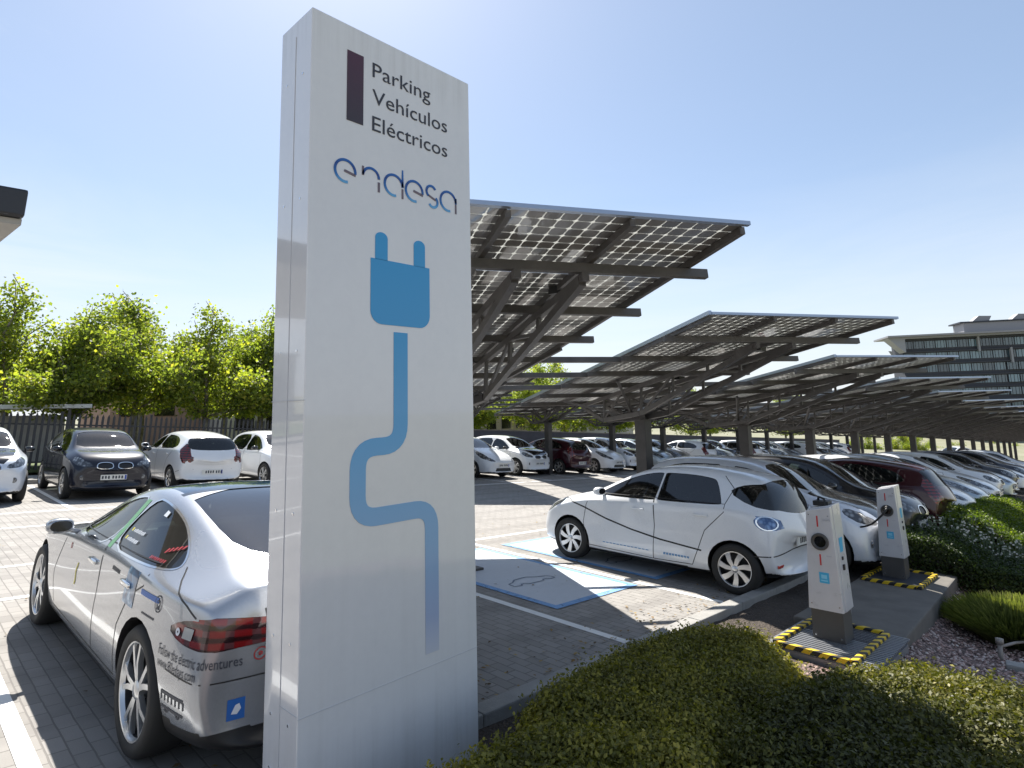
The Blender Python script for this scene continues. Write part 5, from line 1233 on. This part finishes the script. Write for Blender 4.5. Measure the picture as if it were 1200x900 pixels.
put(root, (0, 0, 0)); tag(root, 'dark corner of an overhanging roof at the left edge of the photo', 'awning')

# ------------------------------------------------------------------ office building far right
def office():
    root = empty('office_building'); dk = grime(mat('slate_cladding', (.035, .04, .055), .6), amt=.3, scale=.3); wf = mat('white_soffit', (.26, .27, .30), .6); gm_ = mat('grey_metal', (.25, .25, .27), .5, .3)
    gl_ = mat('office_glass', (.10, .17, .19), .08, .0, coat=1); hh = N(gl_); g = hh.n('ObjectInfo'); hh.l(hh.mix(g.outputs['Random'], (.02, .045, .065), (.13, .22, .27)), hh.b.inputs['Base Color'])
    Lb, Db, fl = 78, 9, 3.55; n = 9; ztop = 23.0
    z0 = ztop - n * fl
    mb = MB(); mb.box((Lb / 2, Db / 2, (z0 + ztop) / 2), (Lb, Db, ztop - z0)); mb.build('body', dk, root)
    proto = {}
    for f in range(7):
        zz = ztop - f * fl - 1.75
        mb = MB(); mb.box((Lb / 2, -.35, zz + 1.45), (Lb, .9, .40)); mb.build('floor_band', dk, root)
        for i in range(14):
            key = 'w'
            if key not in proto: mb = MB(); mb.box((0, 0, 0), (2.55, .12, 2.1)); [mb.box((a, -.09, 0), (.08, .1, 2.1), mi=1) for a in (-.85, 0, .85)]; o = mb.build('window', [gl_, dk], root); proto[key] = o
            else: o = proto[key].copy(); C.objects.link(o); o.parent = root
            o.location = (1.6 + i * 2.85, -.05 - (.45 if i > 8 and f > 1 else 0), zz)
    mb = MB(); mb.prism([(-4.4, ztop + .3), (-.2, ztop - 4.0), (0, ztop - 4.0), (0, ztop + .0), (Lb, ztop + .0), (Lb, ztop + .5), (-4.4, ztop + .5)][::-1], -3.0, 2.0, fn=lambda a, b, c: (a, c, b)); mb.build('overhang', wf, root, fix=True)
    mb = MB(); mb.box((Lb / 2 - 2.8, Db / 2 - 2.2, ztop + .75), (Lb + 4, Db + 4.4, .5)); mb.build('roof_edge', gm_, root)
    mb = MB(); mb.box((Lb / 2 + 9, Db / 2, ztop + 2.8), (Lb - 16, Db - 2, 3.0)); mb.build('penthouse', gm_, root); mb = MB(); mb.box((Lb / 2 + 9, Db / 2, ztop + 4.4), (Lb - 14, Db - 1, .4)); mb.build('penthouse_roof', dk, root)
    for x in (22, 32): mb = MB(); mb.prism([(x - 2, ztop + 4.6), (x + 2.4, ztop + 4.6), (x + 3.2, ztop + 6.2), (x, ztop + 6.4)], 3, 6, fn=lambda a, b, c: (a, c, b)); mb.build('roof_unit', gm_, root, fix=True)
    mb = MB(); mb.prism([(-3.6, ztop - 3.2), (-2.9, ztop - 3.2), (-.05, ztop - 7.6), (-.05, ztop - 9.6)], .2, .5, fn=lambda a, b, c: (a, c, b)); mb.build('white_fin', wf, root, fix=True)
    for x in (19.4, 27.2): mb = MB(); mb.box((x, -.8, ztop - 2.2 - (3.6 if x > 20 else 0)), (.5, 1.0, 4.4)); mb.build('white_pier', wf, root)
    # plumb frame, facade turned to face the car park
    base = MG @ Vector((1066 - 600, 489 - 385, 705.75)); base = base / 705.75 * 178; fd = MG @ Vector((2700, -160, -705.75)); a = math.atan2(fd.y, fd.x)
    put(root, (base.x, base.y, base.z + EYE), a, True)
    return tag(root, 'large dark glass office building with an overhanging white roof on the right horizon', 'building')
office()
for i, (px_, d_) in enumerate(((1058, 120), (1085, 130), (1120, 140), (1160, 150), (1190, 140), (1010, 120))):
    v = MG @ Vector((px_ - 600, 478 - 385, 705.75)); v = v / 705.75 * d_; t = copy_tree(tree_lib[i % 3]); put(t, (v.x, v.y, -3.2 - (1.2 if i else 0)), i, True, 1.25 if i in (0, 5) else 1.0)
    tag(t, 'small round tree in front of the glass office building', 'tree', 'trees before the office building')

# ------------------------------------------------------------------ cars
def decal_marks(root, bvh, hx, body):
    """race lettering and stickers on the near side of the silver car (side -1, x measured from the nose)"""
    ink = M['ink']; lt = mat('decal_light', (.66, .69, .74), .35); red_ = mat('decal_red', (.34, .03, .035), .4); blu = mat('decal_blue', (.02, .12, .42), .4); grn = mat('tape_green', (.16, .36, .20), .5); yel = mat('decal_yellow', (.62, .52, .05), .4)
    s = -1
    def txt(string, x, z, size, width, m, nm, slant=0, d=(0, -1, 0), lift=.003):
        pol = text_polys(string, size, width, 2); mb = MB()
        stick(bvh, mb, [[(x - hx + a, z + b + slant * a) for a, b in p] for p in pol], d, lift=lift)
        if mb.f: mb.build(nm, m, root)
    dg = (.62, -.78, 0)     # rear quarter
    U = axes(dg)[0]
    def q(x, y): return U.dot(Vector((x - hx, y, 0)))
    txt('Follow the electric adventures', hx + q(4.30, -.95), .655, .078, .52, ink, 'lettering', d=dg)
    txt('www.80edays.com', hx + q(4.30, -.95), .595, .074, .33, ink, 'lettering', d=dg)
    # roundel
    c = (4.20 - hx, .885)
    def ring(cx, cz, r0, r1, n=20): return [[(cx + r1 * math.cos(2 * math.pi * i / n), cz + r1 * math.sin(2 * math.pi * i / n)), (cx + r1 * math.cos(2 * math.pi * (i + 1) / n), cz + r1 * math.sin(2 * math.pi * (i + 1) / n)), (cx + r0 * math.cos(2 * math.pi * (i + 1) / n), cz + r0 * math.sin(2 * math.pi * (i + 1) / n)), (cx + r0 * math.cos(2 * math.pi * i / n), cz + r0 * math.sin(2 * math.pi * i / n))] for i in range(n)]
    mb = MB(); stick(bvh, mb, ring(c[0], c[1], .040, .046) + ring(c[0], c[1], .014, .022) + [[(c[0] - .02, c[1] - .03), (c[0] + .02, c[1] - .03), (c[0] + .012, c[1] - .012), (c[0] - .012, c[1] - .012)]], (0, s, 0)); mb.build('roundel', ink, root)
    # picture panel on the rear door
    pm = mat('picture_panel', (.05, .15, .3), .3, coat=.5); h = N(pm); tc = h.n('TexCoord'); f = h.noise(tc.outputs['Object'], 5, 4, .6, 1.5)
    h.l(h.ramp(f, (.35, (.02, .05, .12)), (.5, (.06, .20, .38)), (.6, (.45, .62, .75)), (.7, (.10, .22, .40))), h.b.inputs['Base Color'])
    def quads(x0, z0, x1, z1, sk, nx=8, nz=6): return [[(x0 + (x1 - x0) * a / nx + sk * (z0 + (z1 - z0) * b / nz - z0), z0 + (z1 - z0) * b / nz) for a, b in ((i, j), (i + 1, j), (i + 1, j + 1), (i, j + 1))] for i in range(nx) for j in range(nz)]
    mb = MB(); stick(bvh, mb, quads(3.58 - hx, .775, 3.80 - hx, .985, .10), (0, s, 0)); mb.build('picture_decal', pm, root)
    mb = MB(); stick(bvh, mb, quads(3.92 - hx, .885, 4.20 - hx, .945, .0, 8, 2)[::2], (0, s, 0)); mb.build('small_lettering', blu, root)
    mb = MB(); stick(bvh, mb, [[(3.98 - hx + i * .022, .79), (3.996 - hx + i * .022, .79), (3.996 - hx + i * .022, .802), (3.98 - hx + i * .022, .802)] for i in range(9)], (0, s, 0)); mb.build('small_lettering', ink, root)
    mb = MB(); stick(bvh, mb, [[(3.22 - hx + i * .028, .90), (3.242 - hx + i * .028, .90), (3.246 - hx + i * .028, .925), (3.226 - hx + i * .028, .925)] for i in range(7)], (0, s, 0)); mb.build('small_lettering', ink, root)
    # bus sketch low on the bumper
    mb = MB(); bx, bz = q(4.36, -.93), .40
    stick(bvh, mb, [[(bx + .20 * i / 6, bz + .0), (bx + .20 * (i + 1) / 6, bz), (bx + .20 * (i + 1) / 6, bz + .014), (bx + .20 * i / 6, bz + .014)] for i in range(6)] + [[(bx + .20 * i / 6, bz + .075), (bx + .20 * (i + 1) / 6, bz + .075), (bx + .20 * (i + 1) / 6, bz + .092), (bx + .20 * i / 6, bz + .092)] for i in range(6)]
          + [[(bx + .033 * i, bz + .04), (bx + .010 + .033 * i, bz + .04), (bx + .010 + .033 * i, bz + .08), (bx + .033 * i, bz + .08)] for i in range(7)] + ring(bx + .05, bz - .004, .006, .017, 12) + ring(bx + .155, bz - .004, .006, .017, 12), dg); mb.build('vehicle_sketch', ink, root)
    mb = MB(); x_ = .62; dd = (1, 0, 0)
    stick(bvh, mb, [[(-.74 + .09 * i / 4, .39 + .1 * j / 4), (-.74 + .09 * (i + 1) / 4, .39 + .1 * j / 4), (-.74 + .09 * (i + 1) / 4, .39 + .1 * (j + 1) / 4), (-.74 + .09 * i / 4, .39 + .1 * (j + 1) / 4)] for i in range(4) for j in range(4)], dd); sq = mb.build('square_decal', blu, root)
    mb = MB(); stick(bvh, mb, [[(-.72, .42), (-.69, .415), (-.67, .44), (-.68, .465), (-.70, .46), (-.71, .44)]], dd, lift=.005); mb.build('bird_mark', lt, sq)
    mb = MB(); stick(bvh, mb, ring(-.60, .70, .030, .036, 16), dd); stick(bvh, mb, ring(-.60, .70, .004, .012, 8), dd); mb.build('round_sticker', red_, root)
    # side windows: tape on the pillar, flags and names, red print
    mb = MB(); stick(bvh, mb, [[(2.895 - hx + .028 * t, .995 + .32 * t), (2.975 - hx + .028 * t, .995 + .32 * t), (2.975 - hx + .028 * (t + .25), .995 + .32 * (t + .25)), (2.895 - hx + .028 * (t + .25), .995 + .32 * (t + .25))] for t in (0, .25, .5, .75)], (0, s, 0), lift=.0025); mb.build('pillar_tape', grn, root)
    for j, zz in enumerate((1.125, 1.075)):
        mb = MB(); stick(bvh, mb, [[(3.15 - hx + i * .026, zz - .003 * (i % 2)), (3.164 - hx + i * .026, zz), (3.166 - hx + i * .026, zz + .017), (3.151 - hx + i * .026, zz + .015 + .003 * (i % 3))] for i in range(9)], (0, s, 0), lift=.0022); mb.build('window_lettering', lt, root)
        mb = MB(); stick(bvh, mb, [[(3.10 - hx, zz), (3.13 - hx, zz), (3.13 - hx, zz + .02), (3.10 - hx, zz + .02)]], (0, s, 0), lift=.0022); mb.build('small_flag', yel, root)
    mb = MB(); stick(bvh, mb, [[(3.40 - hx, 1.255), (3.46 - hx, 1.25), (3.455 - hx, 1.28), (3.40 - hx, 1.288)]], (0, s, 0), lift=.0022); mb.build('window_sticker', lt, root)
    mb = MB(); stick(bvh, mb, [[(3.74 - hx + i * .028, 1.05 + (i % 3) * .004), (3.752 - hx + i * .028, 1.05), (3.754 - hx + i * .028, 1.064), (3.74 - hx + i * .028, 1.066)] for i in range(8)] + [[(3.84 - hx + i * .03, 1.09 + .008 * i), (3.855 - hx + i * .03, 1.094 + .008 * i), (3.86 - hx + i * .03, 1.114 + .008 * i), (3.842 - hx + i * .03, 1.118 + .006 * i)] for i in range(5)], (0, s, 0), lift=.0022); mb.build('red_lettering', red_, root)
    mb = MB(); stick(bvh, mb, [[(2.28 - hx + .012 * math.sin(i), .62 + .02 * i), (2.31 - hx + .012 * math.sin(i), .62 + .02 * i), (2.31 - hx + .012 * math.sin(i + 1), .64 + .02 * i), (2.28 - hx + .012 * math.sin(i + 1), .64 + .02 * i)] for i in range(8)], (0, s, 0)); mb.build('yellow_sticker', yel, root)
    mb = MB(); stick(bvh, mb, ring(1.98 - hx, .86, .012, .024, 10), (0, s, 0)); mb.build('red_sticker', red_, root)
    mb = MB(); stick(bvh, mb, ring(4.475 - hx, .800, .006, .020, 14), (0, s, 0), lift=.003); mb.build('lens_ring', lt, root)
    clr = mat('clear_lens', (.42, .42, .40), .1, coat=1); mb = MB(); stick(bvh, mb, quads(4.52 - hx, .778, 4.60 - hx, .835, .15, 4, 3), (0, s, 0), lift=.003); mb.build('clear_lens', clr, root)
def hatch_marks(root, bvh, hx, body):
    blu = mat('marking_blue', (.12, .28, .50), .4); mb = MB(); s = -1
    stick(bvh, mb, [[(2.44 - hx + i * .043, .335 + .002 * i), (2.472 - hx + i * .043, .335), (2.48 - hx + i * .043, .365), (2.448 - hx + i * .043, .365)] for i in range(9)] + [[(1.45 - hx + i * .06, .345), (1.495 - hx + i * .06, .345), (1.495 - hx + i * .06, .357), (1.45 - hx + i * .06, .357)] for i in range(13)], (0, s, 0)); mb.build('small_lettering', blu, root)
    dg = (.62, -.78, 0); U = axes(dg)[0]; c0 = U.dot(Vector((3.845 - hx, -.775, 0))); shp = [(-.145, .03), (-.09, .085), (.02, .09), (.12, .05), (.15, -.02), (.08, -.075), (-.04, -.085), (-.12, -.04)]
    shp = rounded(shp, 1); n_ = len(shp); O_ = [(c0 + a, .912 + b) for a, b in shp]; I_ = [(c0 + a * .87, .912 + b * .85) for a, b in shp]; I2 = [(c0 + .01 + a * .5, .915 + b * .5) for a, b in shp]
    mb = MB(); stick(bvh, mb, [[O_[i], O_[(i + 1) % n_], I_[(i + 1) % n_], I_[i]] for i in range(n_)], dg, lift=.004); mb.build('lamp_surround', M['chrome'], root)
    # tailgate: pale badge block round the plate
    for sy in (-1,1):
        mb = MB(); h_ = bvh.ray_cast(Vector((5, sy * .62, .40)), Vector((-1, 0, 0)))
        if h_[0]: mb.box((h_[0].x - .002, h_[0].y, h_[0].z), (.02, .16, .035)); mb.build('rear_reflector', M['reflector'], root, bevel=.004)
RP = -math.pi / 2; RK = math.pi / 2
sedan = build_car('sedan', M['silver'], 3, extras=decal_marks)
# near-side wheels stand at x = 1.31 (outer face), rear axle at y = 4.22
put(sedan, (1.245 + .955 + .01, 4.20 + (3.96 - 4.97 / 2) * 1.02, 0), RP, scale=(1.02, 1, 1)); tag(sedan, 'silver sedan covered in race stickers, parked left of the totem', 'car')
hatch = build_car('hatch', M['white'], 3, tailm='clearlamp', extras=hatch_marks)
put(hatch, (7.61 + .845, 3.41 + 3.428 - 2.04, 0), RP, scale=(1, 1, .968)); tag(hatch, 'white hatchback with a curved dark line along its doors, right of the totem', 'car')
P = {}
P['c_white'] = build_car('compact', M['white'], 2, hood_black=True); P['c_navy'] = build_car('compact', M['navy'], 2)
P['f_white'] = build_car('family', M['white'], 2)
def recolor(src, dst_mat, src_mat):
    t = copy_tree(src); 
    def walk(o):
        if o.type == 'MESH' and any(m is src_mat for m in o.data.materials):
            o.data = o.data.copy()
            for i, m in enumerate(o.data.materials):
                if m is src_mat: o.data.materials[i] = dst_mat
        for ch in o.children: walk(ch)
    walk(t); return t
P['c_silver'] = recolor(P['c_white'], M['pearl'], M['white']); P['c_grey'] = recolor(P['c_navy'], M['charcoal'], M['navy'])
P['f_silver'] = recolor(P['f_white'], M['bluegrey'], M['white']); P['f_maroon'] = recolor(P['f_white'], M['maroon'], M['white']); P['f_grey'] = recolor(P['f_white'], M['grey'], M['white'])
used = {}
def car(kind, x, y, rz, label, group=None):
    t = P[kind] if kind not in used else copy_tree(P[kind]); used[kind] = 1
    put(t, (x, y, 0), rz); return tag(t, label, 'car', group)
GL = 'cars parked by the fence on the left'
car('c_silver', 1.55, 18.30, RK, 'silver-white compact car facing the camera, cut off by the left edge of the photo', GL)
car('c_navy', 3.95, 18.35, RK, 'dark navy compact car facing the camera with a glinting windscreen', GL)
car('f_white', 6.38, 19.20, RP, 'white family hatchback showing its rear window, beside the dark compact car', GL)
car('c_white', 8.75, 18.7, RK, 'white compact car half hidden by the totem, beside the white family hatchback', GL)
G2 = 'cars parked in the back row under the canopies'; G1 = 'cars parked in the front row under the canopies'
back = ['f_white', 'f_white', 'f_white', 'c_white', 'f_maroon', 'f_white', 'c_silver', 'f_silver', 'f_grey', 'f_white', 'f_silver', 'c_navy', 'f_white', 'c_white', 'f_silver', 'f_grey', 'f_white', 'f_white', 'c_grey', 'f_silver', 'f_white', 'f_white']
flip = {4, 9, 12, 16, 21}
BL = {2: 'silvery white family car facing the aisle, first beside the totem in the back row', 3: 'white compact car with black bonnet and bright wheel, facing the aisle near the totem', 4: 'dark maroon family car showing its rear in the back row', 5: 'white family car between the dark maroon car and the next compact car', 6: 'pale compact car directly left of the branching post behind the hatchback'}
for i, k in enumerate(back):
    x = 11.9 + 2.42 * i - (.4 if i < 2 else 0); lab = BL.get(i); f = i in flip
    body_y = 18.35 + rnd.uniform(-.25, .25) + (.15 if k[0] == 'c' else 0)
    nm = {'f_white': 'white family car', 'c_white': 'white compact car', 'f_maroon': 'maroon family car', 'c_silver': 'pale compact car', 'f_silver': 'blue-grey family car', 'f_grey': 'dark grey family car', 'c_navy': 'navy compact car', 'c_grey': 'black compact car'}[k]
    car(k, x, body_y, (RP if f else RK) + rnd.uniform(-.012, .012), lab or (nm + ' in the back row under the solar canopies' + (', its rear to the aisle' if f else '')), None if lab else G2 + ', ' + nm + (' reversed' if f else ''))
front = ['c_silver', 'c_grey', 'f_maroon', 'f_white', 'f_silver', 'f_white', 'c_white', 'f_silver', 'c_grey', 'f_white', 'c_navy', 'f_grey', 'f_white', 'c_silver', 'f_white']
FL = {0: 'pale compact car with black bonnet facing the kerb between the charging posts', 1: 'black compact car facing the kerb just behind the farther charging post', 2: 'dark maroon car with its rear to the kerb, beyond the black compact car', 3: 'white family car next to the maroon one', 4: 'blue-grey family car nearest the sunlit end of the far hedge', 5: 'white family car beyond the blue-grey one in the front row'}
for i, k in enumerate(front):
    x = 10.62 + 2.42 * i - (.12 if i % 2 == 0 else 0); lab = FL.get(i)
    nm = {'f_white': 'white family car', 'c_white': 'white compact car', 'f_maroon': 'maroon family car', 'c_silver': 'pale compact car', 'f_silver': 'blue-grey family car', 'f_grey': 'dark grey family car', 'c_navy': 'navy compact car', 'c_grey': 'black compact car'}[k]
    L_ = 4.0 if k[0] == 'c' else 4.44
    car(k, x, 2.28 + L_ / 2 - (.10 if k[0] == 'f' else 0), (RP if k == 'f_maroon' else RK), lab or nm + ' far along the front row beside the hedge', None if lab else G1 + ', ' + nm)
car('f_white', 74, 10.5, RP + 1.2, 'lone white car beyond the end of the canopies at the right edge', None)
